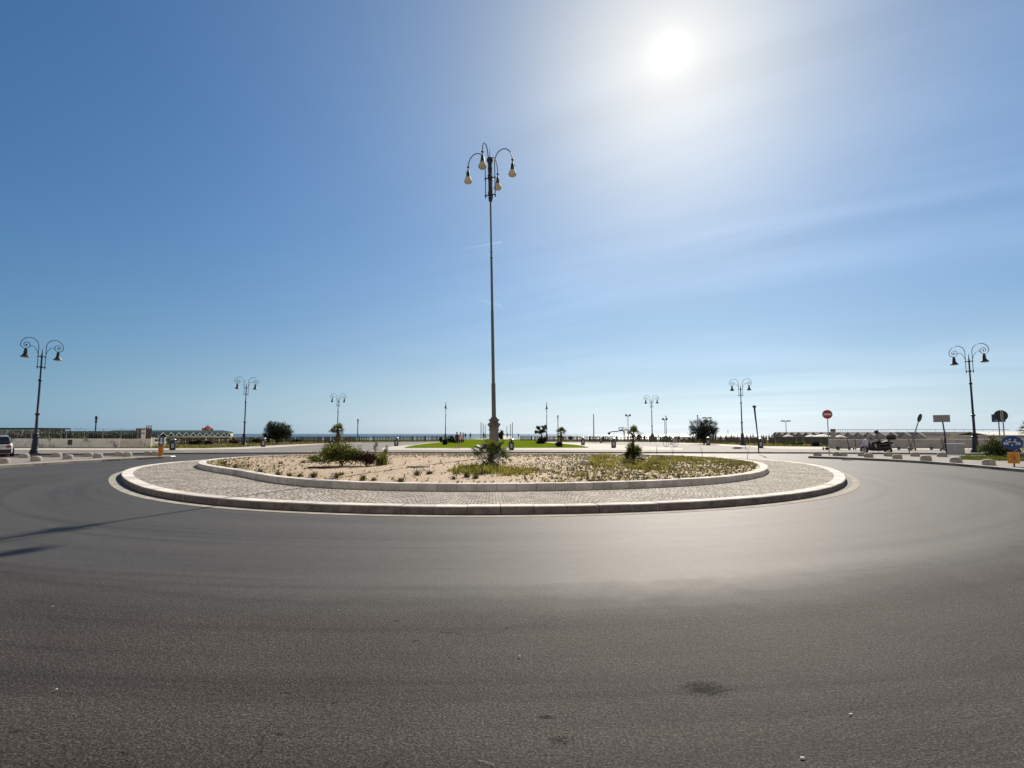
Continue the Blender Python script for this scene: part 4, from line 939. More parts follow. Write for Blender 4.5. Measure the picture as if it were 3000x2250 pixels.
# single weeds one can point at, along the near kerb of the bed and in the gravel
WP = [(762,1382,.20),(815,1389,.16),(848,1391,.13),(878,1393,.12),(920,1394,.20),(985,1398,.22),(1062,1403,.18),(1095,1404,.12),(1175,1407,.14),(1222,1392,.24),(1258,1389,.18),(1000,1389,.12),(1368,1396,.20),(1395,1399,.16),(1330,1402,.12),(690,1368,.20),(655,1358,.18),(888,1356,.14),(820,1358,.13)]
WL = ['grey green weed near the bed kerb','small weed growing from the gravel','feathery weed in the pale gravel']
for k, (px, py, h) in enumerate(WP):
    p = onbed(px, py); t = tuft('gravel_weed', 'x', p, 60, h, .13, m_weed, 200+k, .012, .9, 'weed', 'single weeds in the gravel')
    t['label'] = ['leftmost','second','third','fourth','fifth','sixth','seventh','eighth','ninth','tenth','eleventh','twelfth','thirteenth','fourteenth','fifteenth','sixteenth','seventeenth','eighteenth','nineteenth'][sorted(range(len(WP)), key=lambda i: WP[i][0]).index(k)] + ' from the left among the single grey green weeds in the gravel' if k != 15 else 'pale grey green weed in the left part of the gravel by the kerb bend'
for k, (px, py, h, m, lab) in enumerate(((607,1367,.30,m_bushdark,'dark weed against the inner kerb at its far left end'),(864,1411,.16,m_bushdark,'dark weed in a kerb joint right of the lamp shadow line'),(1062,1425,.13,m_bushdark,'dark weed clump in a kerb joint below the reddish bush'),(1284,1432,.16,m_bushdark,'dark weed in a kerb joint left of the middle palm'),(1535,1433,.14,m_bushdark,'dark weed in a kerb joint right of the middle palm'),(1991,1420,.58,m_weed,'tallest weed, rising in front of the inner kerb on the right'),(2128,1404,.40,m_weed,'thin dark weed before the inner kerb near its right end'))):
    p = at(px, py, Z_RING-.01); tuft('kerb_weed', lab, p, 60 if h < .3 else 16, h, .10 if h < .3 else .06, m, 300+k, .010 if h < .3 else .006, .5 if h < .3 else .28, 'weed', 'weeds in the kerb joints')
for k, (px, py, lab) in enumerate(((1925,1338,'thin dry stalk right of the right palm'),(1972,1337,'forked dry stalk below the green laden bicycle'),(2058,1338,'thin dry stalk under the right tamarisk'),(2190,1346,'thin dry stalk at the right end of the bed'))):
    rnd = random.Random(400+k); p = onbed(px, py); mb = MB()
    for q in range(3): a = rnd.uniform(0, 6); mb.tube([(0, 0, 0), (.05*math.cos(a), .02, .4), (.16*math.cos(a), .05*math.sin(a), rnd.uniform(.55, .85))], [.007, .005, .003], 4)
    o = mb.build('dry_stalk', m_bark); o.location = p; tag(o, lab, 'weed', 'dry stalks at the back of the bed')
# stones in the bed and two flat dark ovals
for px, py, s_, lab in ((1716,1362,(.24,.13,.13),'large white stone at the edge of the right grass patch'),(1985,1364,(.12,.06,.05),'flat pale stone right of the right palm')):
    rnd = random.Random(px); mb = MB(); mb.ball((0, 0, 0), s_, 9, 7); mb.v = [v*rnd.uniform(.8, 1.15) for v in mb.v]; o = mb.build('stone', m_stone, None); o.location = onbed(px, py)+Vector((0, 0, s_[2]*.5)); tag(o, lab, 'stone')
for px, py, lab in ((935,1369,'flat dark oval on the gravel below the left bushes'),(1225,1370,'flat dark oval on the gravel left of the middle grass')):
    mb = MB(); mb.disc((0, 0, 0), (0, 0, 1), .44, .03, 28, 0, .20); mb.torus((0, 0, .005), (0, 0, 1), .20, .012, 24, 5)
    o = mb.build('dark_oval', m_bark); o.location = onbed(px, py)+Vector((0, 0, .035)); tag(o, lab, 'drain cover')

# ---------- promenade trees and shrubs
def tamarisk(label, px, pyb, w_px, ptop, seed):
    p = at(px, pyb, ZP); Y = p.y; h = zat(ptop, Y)-ZP; wd = w_px/F*Y; rnd = random.Random(seed); t = thing('tamarisk_tree', label, 'tree', p)
    mb = MB(); tips = []
    for k in range(13):
        a = k*2.4+rnd.uniform(-.3, .3); q = rnd.uniform(.25, 1)*wd*.42; e = Vector((math.cos(a)*q, math.sin(a)*q, h*rnd.uniform(.35, .9)))
        mid = e*.45+Vector((0, 0, h*.10)); mb.tube([(0, 0, 0), mid, e], [.07, .045, .015], 6); tips += [e, (e+mid)/2]
    mb.build('trunk', m_bark, t)
    mb = MB()
    for k in range(170):
        b = tips[rnd.randrange(len(tips))]; c = b + Vector((rnd.gauss(0, .16)*wd, rnd.gauss(0, .16)*wd, rnd.gauss(0, .12)*h)); c.z = max(.15*h, min(h*.97, c.z))
        rad_ = math.hypot(c.x, c.y)/(wd*.5)
        if rad_ > 1.05: continue
        d = Vector((c.x, c.y, .9*h*rnd.random()+.1)).normalized()
        for q in range(42):
            s0 = c+Vector((rnd.gauss(0, 1), rnd.gauss(0, 1), rnd.gauss(0, 1)))*.045*wd; dd = (d+Vector((rnd.gauss(0, .5), rnd.gauss(0, .5), rnd.gauss(0, .45)))).normalized(); e = dd.orthogonal()*.024; l = rnd.uniform(.22, .55)
            mb.poly([s0-e, s0+e, s0+dd*l])
    mb.build('crown', m_tam, t, fix=False)
    return t
tamarisk('dark feathery tamarisk tree on the left verge in front of the sea', 812, 1299.5, 72, 1241, 81)
tamarisk('dark feathery tamarisk tree on the right verge behind a pale lidded bin', 2063, 1302, 74, 1232, 82)
def shrub(px, py, wpx, ptop, m, label, seed, n=900, Y=None, cat='shrub', size=.12):
    p = at(px, py, ZP); wd = wpx/F*p.y; h = zat(ptop, p.y)-ZP
    return bush('shrub', label, cat, p, (wd*.5, wd*.4), h, int(n*1.7), size*1.5, m, seed, 5, 11)
shrub(1304, 1303.5, 17, 1289, m_bushdark, 'small round shrub at the foot of the lamp left of the lawn', 91, 900)
shrub(1292, 1295.5, 8, 1282, m_bushdark, 'tiny dark shrub left behind the round shrub on the lawn edge', 92, 500)
shrub(1328, 1298.5, 40, 1277, m_bushdark, 'dark wide hedge bush on the lawn left of the walking couple', 93, 1600)
shrub(1588, 1300.5, 32, 1285, m_bushdark, 'dark spreading shrub under the small tree on the lawn', 94, 1500)
shrub(1638, 1309, 18, 1296.5, m_bushdark, 'small dark shrub beside the thin lawn palm', 95, 800)
shrub(1672, 1289, 13, 1277.5, m_bushdark, 'round dark shrub by the beach fence right of the lawn palm', 96, 500, size=.16)
shrub(1468, 1287, 14, 1261, m_bushdark, 'dark oval shrub just right of the tall lamp foot', 97, 900, size=.2)
shrub(1873, 1291, 15, 1272, m_bushdark, 'dark shrub by the beach fence right of the right palm crown', 98, 600, size=.16)
for k, (px, py, wpx, ptop, m, lab) in enumerate(((572,1304,30,1289,m_bushdark,'dark bush before the cream framed fence'),(610,1304,22,1290,m_bushred,'brownish dark bush at the right end of the cream framed fence'),(690,1301,40,1288,m_bushred,'low brownish bush left of the left twin lamp foot'),(752,1299,28,1286,m_redcloth and m_bushred,'low reddish bush left of the tamarisk'),(870,1297,26,1289,m_bushdark,'low dark bush right of the left tamarisk'),(2330,1305,60,1294,m_bushgreen,'low spreading green plant below the white parasols'),(2390,1308,26,1296,m_bushdark,'dark green plant at the end of the right verge'))):
    shrub(px, py, wpx, ptop, m, lab, 110+k, 900)
for k, (px, w_, ptop, lab) in enumerate(((38,46,1269,'dark hedge bush behind the wall by the silver car'),(140,62,1273,'dark hedge bush behind the wall right of the left lamp'),(232,60,1276,'dark hedge bush behind the dark wall hatch'),(330,44,1272,'dark hedge bush behind the wall left of the notice board'),(385,40,1264,'tall dark hedge at the timber screen'))):
    p = GY(px, 64.5); wd = w_/F*64.5; h = zat(ptop, 64.5); bush('hedge_bush', lab, 'bush', p, (wd*.5, .9), h, 1500, .13, m_bushgreen if k in (1, 2) else m_bushdark, 130+k, 6, 12)
bush('hedge_bush', 'long olive hedge filling the ground behind the whitewashed wall', 'hedge', GY(190, 68), (13, 1.2), zat(1267, 68), 15000, .20, m_bushdark, 140, 12, 90)
# palms and the small tree on the lawn
p = at(1644, 1308, ZP); fan_palm('slim young palm on the right side of the lawn', p, zat(1268, p.y)-ZP, .1, 20, .55, .4, 151, (-10, 80), 12, (0, 0), .10)
p = at(1586, 1299, ZP); rnd = random.Random(9); t = thing('small_tree', 'small wind blown dark tree on the lawn beside an edge-on lamp', 'tree', p); h = zat(1249, p.y)-ZP
mb = MB(); mb.tube([(0, 0, 0), (.05, 0, h*.4), (-.05, 0, h*.7)], [.14, .10, .06], 7)
for a, b, c in ((-.5, .1, .78), (.55, 0, .95), (-.35, 0, .98), (.3, .2, .8)): mb.tube([(-.02, 0, h*.6), (a*.6, b, h*(c-.08)), (a, b, h*c)], [.05, .035, .02], 5)
mb.build('trunk', m_bark, t); mb = MB()
for (x, z, r_) in ((-.15, .76, .55), (.25, .70, .5), (-.75, .68, .3), (-.45, .93, .42), (.5, .95, .45), (.35, .85, .4), (-.1, .62, .35)): leaf_cloud(mb, (x, 0, h*z), (r_, r_, r_*.7), 420, .15, rnd, 6)
mb.build('crown', m_bushdark, t, fix=False)
# leafy patch at the right edge
p = at(2935, 1341, .13); bush('bush', 'large leafy bush on the grass patch beside the right lamp', 'bush', p, (.95, .8), 1.25, 4200, .10, m_bushgreen, 161, 9, 14)
p = at(2905, 1338, .13); bush('bush', 'lower yellow green bush left of the large leafy bush', 'bush', p, (.65, .6), .75, 2200, .09, m_bushlime, 162, 7, 10)
p = at(2955, 1338, .13); bush('bush', 'dark bush right behind the blue disc sign', 'bush', p, (.55, .6), 1.0, 2200, .09, m_bushdark, 163, 7, 10)
p = at(3034, 1345, .13); fan_palm('palm at the right photo edge with only frond tips showing', p, 1.55, .1, 20, .5, .5, 164, (-10, 80), 6, (0, 0), .12)
rnd = random.Random(5); mb = MB()
for k in range(1500):
    q = rnd.uniform(2815, 3060); p = at(q, rnd.uniform(1339, 1346.5+(q-2812)*.028), .134); blades(mb, p, 5, rnd.uniform(.06, .2), .12, rnd, .012, 0, .6)
tag(mb.build('verge_grass', m_bushlime, None, fix=False), 'green grass on the patch below the right bushes', 'grass', None, 'stuff')
mb = MB()
for k in range(1500):
    q = rnd.uniform(430, 1040); yb = 1313 if q < 600 else 1313-(q-600)*.038; p = at(q, yb-abs(rnd.gauss(0, 1))*5-1, ZP)
    if p.y > 110: continue
    blades(mb, p, 6, rnd.uniform(.10, .28), .25, rnd, .02, rnd.choice((0, 1)), .6)
for k in range(1500):
    q = rnd.uniform(1900, 2425); yb = 1296+(q-1900)*.0265; p = at(q, yb-abs(rnd.gauss(0, 1))*4-.6, ZP)
    if p.y > 112: continue
    blades(mb, p, 6, rnd.uniform(.10, .28), .25, rnd, .02, rnd.choice((0, 1)), .6)
tag(mb.build('verge_grass', [m_drygrass, m_bushgreen], None, fix=False), 'dry grass along the beach fences', 'grass', None, 'stuff')

# ---------- signs and posts on the right
def plain_post(t, h, r=.03, m=None): 
    mb = MB(); mb.tube([(0, 0, -.02), (0, 0, h)], r, 8); mb.build('post', m or m_steel, t, True)
p = at(2430, 1334.5, .13); t = thing('no_entry_sign', 'red no entry sign on a grey post at the right pavement tip', 'road sign', p, -math.atan2(p.x, p.y))
zc = zat(1214, p.y)-.13; plain_post(t, zc+.25)
mb = MB(); mb.disc((0, -.04, zc), (0, -1, 0), .305, .012, 32); mb.build('disc', m_red, t)
mb = MB(); mb.box((0, -.0505, zc), (.46, .008, .115)); mb.build('bar', m_signwhite, t)
mb = MB(); mb.torus((0, -.045, zc), (0, 1, 0), .302, .009, 32, 6); mb.build('rim', m_signwhite, t)
p = at(2223, 1327.5, ZP); t = thing('steel_post', 'tall thin dark steel post with a small cap near the right verge', 'post', p); h = zat(1190, p.y)-ZP
mb = MB(); mb.tube([(0, 0, 0), (-.03, 0, h*.35), (-.10, 0, h*.62), (-.16, 0, h*.8), (-.20, 0, h)], [.045, .045, .055, .065, .075], 8); mb.build('post', m_iron, t, True)
mb = MB(); mb.box((-.205, 0, h-.03), (.20, .16, .16)); mb.build('cap', m_iron, t)
p = at(2774, 1331, ZP); t = thing('sign_board', 'rectangular sign seen from its plain grey back, left of the right lamp', 'road sign', p, -math.atan2(p.x, p.y)); zc = zat(1226, p.y)-ZP
mb = MB(); mb.tube([(0, 0, 0), (-.03, 0, zc*.5), (-.14, 0, zc+.2)], .045, 8); mb.build('post', m_black, t, True)
mb = MB(); mb.M = Matrix.Translation((-.16, -.05, zc)) @ Matrix.Rotation(R(-7), 4, 'X'); mb.box((0, 0, 0), (.98, .02, .52)); mb.box((0, -.02, .16), (.96, .02, .03)); mb.box((0, -.02, -.16), (.96, .02, .03)); mb.build('panel', m_greywall, t)
p = at(2663, 1330, ZP); t = thing('leaning_sign', 'disc sign on a bent post leaning to the right beside an electric scooter', 'road sign', p, -math.atan2(p.x, p.y))
q = atY(2688, 1243, p.y); q2 = atY(2694, 1225, p.y); rt = Vector((math.cos(-math.atan2(p.x, p.y)), math.sin(-math.atan2(p.x, p.y)), 0))
dx_ = (q-p).dot(rt); mb = MB(); mb.tube([(0, 0, 0), (dx_*.45, 0, (q.z-p.z)*.5), (dx_, 0, q.z-p.z), ((q2-p).dot(rt)+.05, 0, q2.z-p.z+.18)], .035, 8); mb.build('post', m_steel, t, True)
mb = MB(); mb.disc(((q2-p).dot(rt), -.03, q2.z-p.z), (.88, -.38, -.28), .315, .02, 28); mb.build('disc', m_navy, t)
p = at(2936, 1338, .13); Ys = 40.0
t = thing('round_sign', 'round sign seen from its dark back, rising behind the right bushes', 'road sign', GY(2944, Ys), -math.atan2(xat(2944, Ys), Ys)); zc = zat(1217.5, Ys)
plain_post(t, zc+.35, .04)
mb = MB(); mb.disc((-.10, .05, zc), (0, -1, 0), .40, .02, 30); mb.build('disc', m_iron, t)
mb = MB(); mb.box((-.09, -.02, zc), (.06, .03, .74)); mb.build('bracket', m_steel, t)
t = thing('crossing_sign', 'square blue pedestrian sign partly hidden by the round sign back', 'road sign', GY(2931, Ys+1.5), -math.atan2(xat(2931, Ys+1.5), Ys+1.5)); zc = zat(1225, Ys+1.5)
plain_post(t, zc+.2, .04)
mb = MB(); mb.box((0, -.05, zc), (.78, .02, .58)); mb.build('panel', m_blue, t)
mb = MB(); mb.prism([(-.20, zc-.20), (.20, zc-.20), (-.02, zc+.14)], 'y', -.066, -.0615); mb.build('triangle', m_signwhite, t)
mb = MB(); mb.box((-.03, -.069, zc-.06), (.05, .004, .14)); mb.box((-.03, -.069, zc+.045), (.045, .004, .045)); mb.box((-.065, -.069, zc-.145), (.03, .004, .08), 0); mb.box((.01, -.069, zc-.145), (.03, .004, .08)); mb.build('walking_figure', m_navy, t)
p = at(2972, 1367.5, .13); t = thing('keep_right_sign', 'blue disc with white arrows above a yellow box on the right kerb', 'road sign', p, -math.atan2(p.x, p.y)-.25)
zc = zat(1297.5, p.y)-.13; rS = 24.5/F*p.y
plain_post(t, zc, .03, m_redcloth)
mb = MB(); mb.disc((0, -.05, zc), (0, -1, 0), rS, .015, 32, 0, rS*.84); mb.build('disc', m_blue, t)
mb = MB()
for s_ in (-1, 1):                                     # two white arrows that part left and right
    mb.tube([(s_*.02, -.062, zc+.02), (s_*.09, -.062, zc+.06), (s_*.15, -.062, zc+.015), (s_*.22, -.062, zc-.045)], [.030, .038, .04, .035], 4)
    mb.prism([(s_*.09, zc-.075), (s_*.30, zc-.085), (s_*.275, zc+.06)], 'y', -.0665, -.060)
mb.build('arrows', m_signwhite, t)
for x, z in ((-.19, .10), (-.07, .155), (.12, .135), (0, -.10)): mb = MB(); mb.disc((x, -.060, zc+z), (0, -1, 0), .035, .006, 12); mb.build('sticker', m_silver, t)
z0, z1 = zat(1357.5, p.y)-.13, zat(1325, p.y)-.13; wy = 25/F*p.y
mb = MB(); mb.box((.0, -.02, (z0+z1)/2), (wy, .16, z1-z0)); bx = mb.build('yellow_box', m_yellow, t)
mb = MB(); zc2 = (z0+z1)/2                              # a worn red figure that reads like a 3
for zz_ in (.09, 0, -.09): mb.box((.01, -.1035, zc2+zz_), (.10, .006, .025))
mb.box((.065, -.1035, zc2), (.025, .006, .20)); mb.build('red_mark', m_red, bx)
# orange column with arrow sign on the left
p = at(470, 1337.2, .13); t = thing('traffic_column', 'orange yellow traffic column with blue arrow sign at the left pavement tip', 'traffic column', p, -math.atan2(p.x, p.y))
s1 = p.y/F; hB = zat(1306, p.y)-.13; hT = zat(1281, p.y)-.13
m_orange = mat('orange_plastic', (.52, .17, .010), .5, (.40, .12, .008), 6)
mb = MB(); mb.box((-.04, 0, hB/2), (9*s1, .28, hB)); mb.build('body', m_orange, t)
mb = MB(); mb.box((6.2*s1/2+.04, -.03, hB/2+.05), (4*s1, .22, hB*.98)); mb.build('reflector', m_yellow, t)
mb = MB(); mb.box((0, 0, (hB+hT)/2), (13*s1, .05, hT-hB)); mb.build('sign_panel', m_blue, t)
zc = (hB+hT)/2; mb = MB(); mb.box((0, -.031, zc+.10), (.10, .010, .26)); mb.prism([(-.14, zc-.02), (.14, zc-.02), (0, zc-.22)], 'y', -.037, -.027); mb.build('arrow', m_signwhite, t)
mb = MB(); mb.prism([(-.25, 0), (.55, 0), (.62, .05), (.55, .11), (-.25, .11)], 'y', -.25, .25); o = mb.build('island_nose', m_white); o.location = at(482, 1340.3, .0)+Vector((0, 0, .005)); tag(o, 'white painted kerb nose in front of the orange column', 'kerb nose')
# totem and barriers
p = GY(2442, 53) ; p.z = ZP; t = thing('info_totem', 'narrow grey information totem behind the electric scooters', 'totem', p, -math.atan2(p.x, p.y)); z0, z1 = zat(1284.5, 53)-ZP, zat(1256.5, 53)-ZP
mb = MB(); mb.box((0, 0, (z0+z1)/2), (13/F*53, .08, z1-z0)); mb.build('panel', m_greywall, t)
mb = MB(); mb.box((0, -.045, z1-.14), (12/F*53, .012, .12)); mb.build('header', m_iron, t)
mb = MB(); mb.tube([(0, .02, 0), (0, .02, z0+.1)], .035, 8); mb.build('post', m_steel, t)
p = at(2800, 1331.5, ZP); t = thing('metal_cabinet', 'low grey metal cabinet left of the right lamp foot', 'cabinet', p, -math.atan2(p.x, p.y)); w_ = 42/F*p.y; h = zat(1301, p.y)-ZP
mb = MB(); mb.box((0, .25, h/2), (w_, .5, h)); mb.build('body', m_steel, t)
mb = MB(); mb.box((0, -.008, h*.5), (.02, .012, h*.86)); mb.box((0, .25, h+.02), (w_+.06, .56, .04)); mb.build('trim', m_white, t)
t = thing('metal_barrier', 'metal crowd barrier behind the grey cabinet', 'barrier', GY(2806, 54)+Vector((0, 0, ZP)), 0); w_ = 60/F*54
mb = MB(); mb.tube([(-w_/2, 0, 0), (-w_/2, 0, 1.0), (w_/2, 0, 1.0), (w_/2, 0, 0)], .022, 6); mb.tube([(-w_/2, 0, .2), (w_/2, 0, .2)], .016, 6); mb.build('frame', m_steel, t)
mb = MB()
for k in range(15): x = -w_/2+w_*(k+.5)/15; mb.tube([(x, 0, .2), (x, 0, 1.0)], .008, 4)
mb.tube([(-w_/2, 0, .6), (w_/2, 0, .6)], .008, 4); mb.build('bars', m_steel, t)

# ---------- poles far off on the beach
def pole(name, label, cat, px, ptop, Y, r, kind, group, pb=1281):
    x = xat(px, Y); h = zat(ptop, Y); t = thing(name, label, cat, (x, Y, 0), 0, group)
    mb = MB(); mb.tube([(0, 0, -1.5 if Y > 162 else 0), (0, 0, h)], [r, r*.7], 6); mb.build('mast', m_steel if kind != 'lamp' else m_iron, t)
    if kind == 'flood':
        mb = MB(); mb.box((0, 0, h-.15), (1.1, .12, .12)); mb.build('crossarm', m_iron, t)
        for s_ in (-.42, .42): 
            mb = MB(); mb.box((s_, -.12, h+.06), (.42, .22, .32)); mb.build('floodlight', m_iron, t)
    if kind == 'lamp':
        mb = MB(); mb.ball((0, 0, h-.05), (r*1.6, r*1.6, r*2.6), 10, 8); mb.tube([(0, 0, h-r*7), (0, 0, h-r*3)], r*1.15, 8); mb.build('lamp_head', m_iron, t)
    if kind == 'tee':
        mb = MB(); mb.box((-.55, 0, h), (.75, .3, .22)); mb.box((.55, 0, h), (.75, .3, .22)); mb.box((0, 0, h-.02), (.6, .08, .08)); mb.build('lamp_heads', m_iron, t)
    return t
GL = 'slim beach poles behind the promenade'
pole('beach_pole', 'slim beach lamp pole above the left railing', 'pole', 277, 1223, 78, .11, 'lamp', GL)
pole('beach_pole', 'small single beach lamp between the left palm and the lawn', 'pole', 1047, 1230, 118, .11, 'lamp', GL)
pole('beach_pole', 'slim beach lamp directly left of the slim lawn palm', 'pole', 1635, 1219, 125, .10, 'lamp', GL)
pole('beach_pole', 'slim leaning pole above the parked bicycles', 'pole', 1740, 1213, 118, .13, 'plain', GL)
pole('beach_pole', 'floodlight mast directly left of the right palm crown', 'pole', 1841, 1217, 125, .09, 'flood', GL)
pole('beach_pole', 'left one of the twin floodlight masts above the green laden bicycle', 'pole', 1949, 1228, 125, .09, 'flood', GL)
pole('beach_pole', 'taller right one of the twin floodlight masts above the bicycle', 'pole', 1953, 1219, 128, .08, 'lamp', GL)
pole('beach_pole', 'lamp pole sticking out left of the right tamarisk crown', 'pole', 2046, 1217, 115, .08, 'lamp', GL)
pole('beach_pole', 'paired lamp pole sticking out of the right tamarisk top', 'pole', 2074, 1224, 115, .07, 'tee', GL)
pole('beach_pole', 'short ball topped pole between the right tamarisk and twin lamp', 'pole', 2134, 1262, 112, .05, 'lamp', GL)
pole('beach_pole', 'tee topped pole above the left end of the grey huts', 'pole', 2305, 1233.5, 112, .09, 'tee', GL)
for k, (px, ptop, Y) in enumerate(((1409, 1237, 165), (1415.3, 1241, 186), (1421.3, 1245, 212), (1501, 1237, 165), (1495, 1243, 188), (1485, 1249, 222))):
    pole('pier_mast', ['tallest mast on the left side of the pier','middle mast on the left side of the pier','smallest mast on the left side of the pier','tallest mast on the right side of the pier','middle mast on the right side of the pier','smallest mast on the right side of the pier'][k], 'mast', px, ptop, Y, .16, 'plain', 'masts along the pier')
# bent scrolled lamp
Y = 108; x0 = xat(1828, Y); t = thing('bent_lamp', 'bent scrolled iron lamp with a long pipe hanging to the left', 'street lamp', (x0, Y, ZP)); u = Y/F
def P2(px, py): return ((px-1828)*u, 0, zat(py, Y)-ZP)
mb = MB(); mb.tube([P2(1829, 1295), P2(1829, 1262)], .12, 6); mb.build('pole', m_iron, t)
mb = MB(); mb.tube([P2(1829, 1264), P2(1822, 1261.5), P2(1806, 1264), P2(1792, 1265), P2(1786, 1267), P2(1785, 1270)], .09, 6); mb.ball(P2(1785, 1270), (.28, .28, .25), 8, 6); mb.build('pipe', m_iron, t)
for s_, cx in ((-1, 1819), (1, 1829.5)):
    mb = MB(); P = [P2(1825, 1260)]
    for q, r_ in ((-60, 6.2), (0, 6.2), (50, 5.8), (100, 5.6), (150, 5.4), (200, 5.0), (250, 4.2), (310, 3.2), (370, 2.2)): P.append(P2(cx+s_*r_*math.cos(R(q)), 1256-r_*math.sin(R(q))*.85))
    mb.tube(P, .07, 5); mb.build('scroll', m_iron, t)
# parasols
def parasol(w_):
    t = thing('beach_parasol', 'x', 'parasol', group='open white parasols by the grey huts')
    mb = MB(); mb.tube([(0, 0, 0), (0, 0, 1.62)], .03, 6); mb.build('pole', m_steel, t)
    mb = MB(); mb.lathe([(w_, 1.12), (w_*.97, 1.17), (w_*.65, 1.34), (w_*.3, 1.46), (.03, 1.53)], n=16); mb.build('canopy', m_canvas, t)
    return t
par = None
for px, ptop, wpx, Y, lab in ((2310, 1273, 30, 92, 'small white open parasol farthest left behind the dark timber fence'), (2378, 1273, 36, 90, 'white open parasol in the middle left of the no entry post'), (2411, 1272, 52, 86, 'largest white open parasol directly behind the no entry post'), (2462, 1274, 34, 88, 'pale open parasol right of the information totem')):
    z = zat(ptop, Y)-1.53; s_ = wpx/F*Y/2/1.4
    if par is None: par = parasol(1.4); par.location = (xat(px, Y), Y, z); par.scale = (s_, s_, 1); par['label'] = lab
    else: dup(par, (xat(px, Y), Y, z), 0, lab, (s_, s_, 1))
# closed beach umbrellas behind the fence
mb = MB(); mb.lathe([(.03, 0), (.03, .9), (.14, 1.0), (.20, 1.25), (.12, 1.75), (.05, 2.15), (.02, 2.25)], n=8)
cu = tag(mb.build('closed_umbrella', m_darkcloth, None, True), 'small closed beach umbrella standing behind the right beach fence', 'beach umbrella', 'closed beach umbrellas behind the fence')
rnd = random.Random(8); fu = True
for px in (1888, 1907, 1916, 1929, 1952, 1963, 1981, 1990, 2098, 2112, 2128, 2141, 2144.5, 2151, 2161, 2189, 2200, 2207, 2233, 2238, 2245.5, 2254, 2262, 2269):
    Y = rnd.uniform(116, 138); z = zat(rnd.uniform(1270, 1274), Y)-2.2
    if fu: cu.location = (xat(px, Y), Y, z); fu = False
    else: dup(cu, (xat(px, Y), Y, z), 0, None, (1, 1, 1))

# ---------- electric scooters
def escooter():
    t = thing('electric_scooter', 'x', 'scooter', group='electric scooters parked on the right')
    mb = MB(); mb.box((0, 0, .16), (.72, .16, .07)); mb.tube([(.36, 0, .17), (.47, 0, .22)], .035, 6); mb.build('deck', m_black, t)
    mb = MB(); mb.tube([(.50, 0, .14), (.36, 0, 1.05)], [.035, .026], 8); mb.build('stem', m_black, t)
    mb = MB(); mb.tube([(.36, -.25, 1.07), (.36, .25, 1.07)], .02, 6); mb.ball((.37, 0, 1.08), (.05, .06, .035), 8, 6); mb.build('handlebar', m_black, t)
    for x in (.50, -.44):
        mb = MB(); mb.torus((x, 0, .115), (0, 1, 0), .085, .035, 18, 8); w = mb.build('wheel', m_rubber, t, True)
        mb = MB(); mb.disc((x, 0, .115), (0, 1, 0), .06, .03, 14); mb.build('rim', m_steel, w)
    mb = MB(); mb.tube([(-.30, 0, .20), (-.42, 0, .26), (-.52, 0, .20)], .035, 6); mb.build('mudguard', m_black, t)
    return t
es = escooter()
ESC = [(2416,1318.5,R(75),'electric scooter with pale headlamp just left of the no entry post'),(2441,1318.5,R(160),'electric scooter standing in front of the information totem'),(2470,1318.5,R(-10),'electric scooter with stem leaning left, right of the totem'),(2504,1318.5,R(80),'grey electric scooter just left of the motor scooter'),(2650,1319,R(-12),'electric scooter between the motor scooter and leaning sign'),(2672,1320,R(60),'electric scooter tangled with the foot of the leaning sign'),(2746,1319,R(-15),'electric scooter left of the plain sign back'),(2763,1322,R(70),'electric scooter close beside the plain sign post')]
for k, (px, py, rz, lab) in enumerate(ESC):
    p = at(px, py, ZP); a = -math.atan2(p.x, p.y)
    if k == 0: es.location = p; es.rotation_euler = (0, 0, a+rz); es['label'] = lab
    else: dup(es, p, a+rz, lab)
p = at(2158, 1312.5, ZP+.1); o = dup(es, p, R(10), 'electric scooter lying on its side at the right twin lamp foot'); o.rotation_euler = (R(88), 0, R(5))

# ---------- bicycles
def bicycle():
    t = thing('bicycle', 'x', 'bicycle')
    for x in (-.52, .52):
        mb = MB(); mb.torus((x, 0, .34), (0, 1, 0), .32, .02, 24, 6); w = mb.build('wheel', m_rubber, t, True)
        mb = MB()
        for k in range(9): a = math.pi*k/9; mb.tube([(x-.3*math.cos(a), 0, .34-.3*math.sin(a)), (x+.3*math.cos(a), 0, .34+.3*math.sin(a))], .003, 3)
        mb.build('spokes', m_steel, w)
    mb = MB(); bb = (-.05, 0, .32); st = (-.18, 0, .80); hd = (.36, 0, .82)
    for a, b in ((bb, st), (st, hd), (bb, hd), (bb, (-.52, 0, .34)), (st, (-.52, 0, .34)), (hd, (.52, 0, .34)), (hd, (.33, 0, 1.0)), (st, (-.21, 0, .93))): mb.tube([a, b], .017, 6)
    mb.build('frame', m_iron, t)
    mb = MB(); mb.box((-.22, 0, .95), (.26, .14, .05), 0, 0, .8); mb.build('saddle', m_black, t)
    mb = MB(); mb.tube([(.25, -.28, 1.02), (.33, -.1, 1.02), (.33, .1, 1.02), (.25, .28, 1.02)], .014, 6); mb.build('handlebar', m_black, t)
    mb = MB(); mb.disc((-.05, .05, .32), (0, 1, 0), .09, .01, 14); mb.tube([(-.05, .06, .32), (.10, .06, .24)], .01, 4); mb.tube([(-.05, -.06, .32), (-.2, -.06, .40)], .01, 4); mb.build('pedals', m_steel, t)
    return t
bk = bicycle(); p = at(1965, 1308.5, ZP); bk.location = p; bk.rotation_euler = (0, 0, -math.atan2(p.x, p.y)+R(180)); bk['label'] = 'bicycle laden with a green box and grey bags on the right promenade'
s_ = 1.0
mb = MB(); mb.box((.50, 0, 1.02), (.44, .42, .42)); o = mb.build('box', m_greencloth); o.location = (0, 0, 0); o.parent = bk
mb = MB(); mb.box((.47, 0, .74), (.26, .34, .2)); o = mb.build('basket', m_black); o.parent = bk
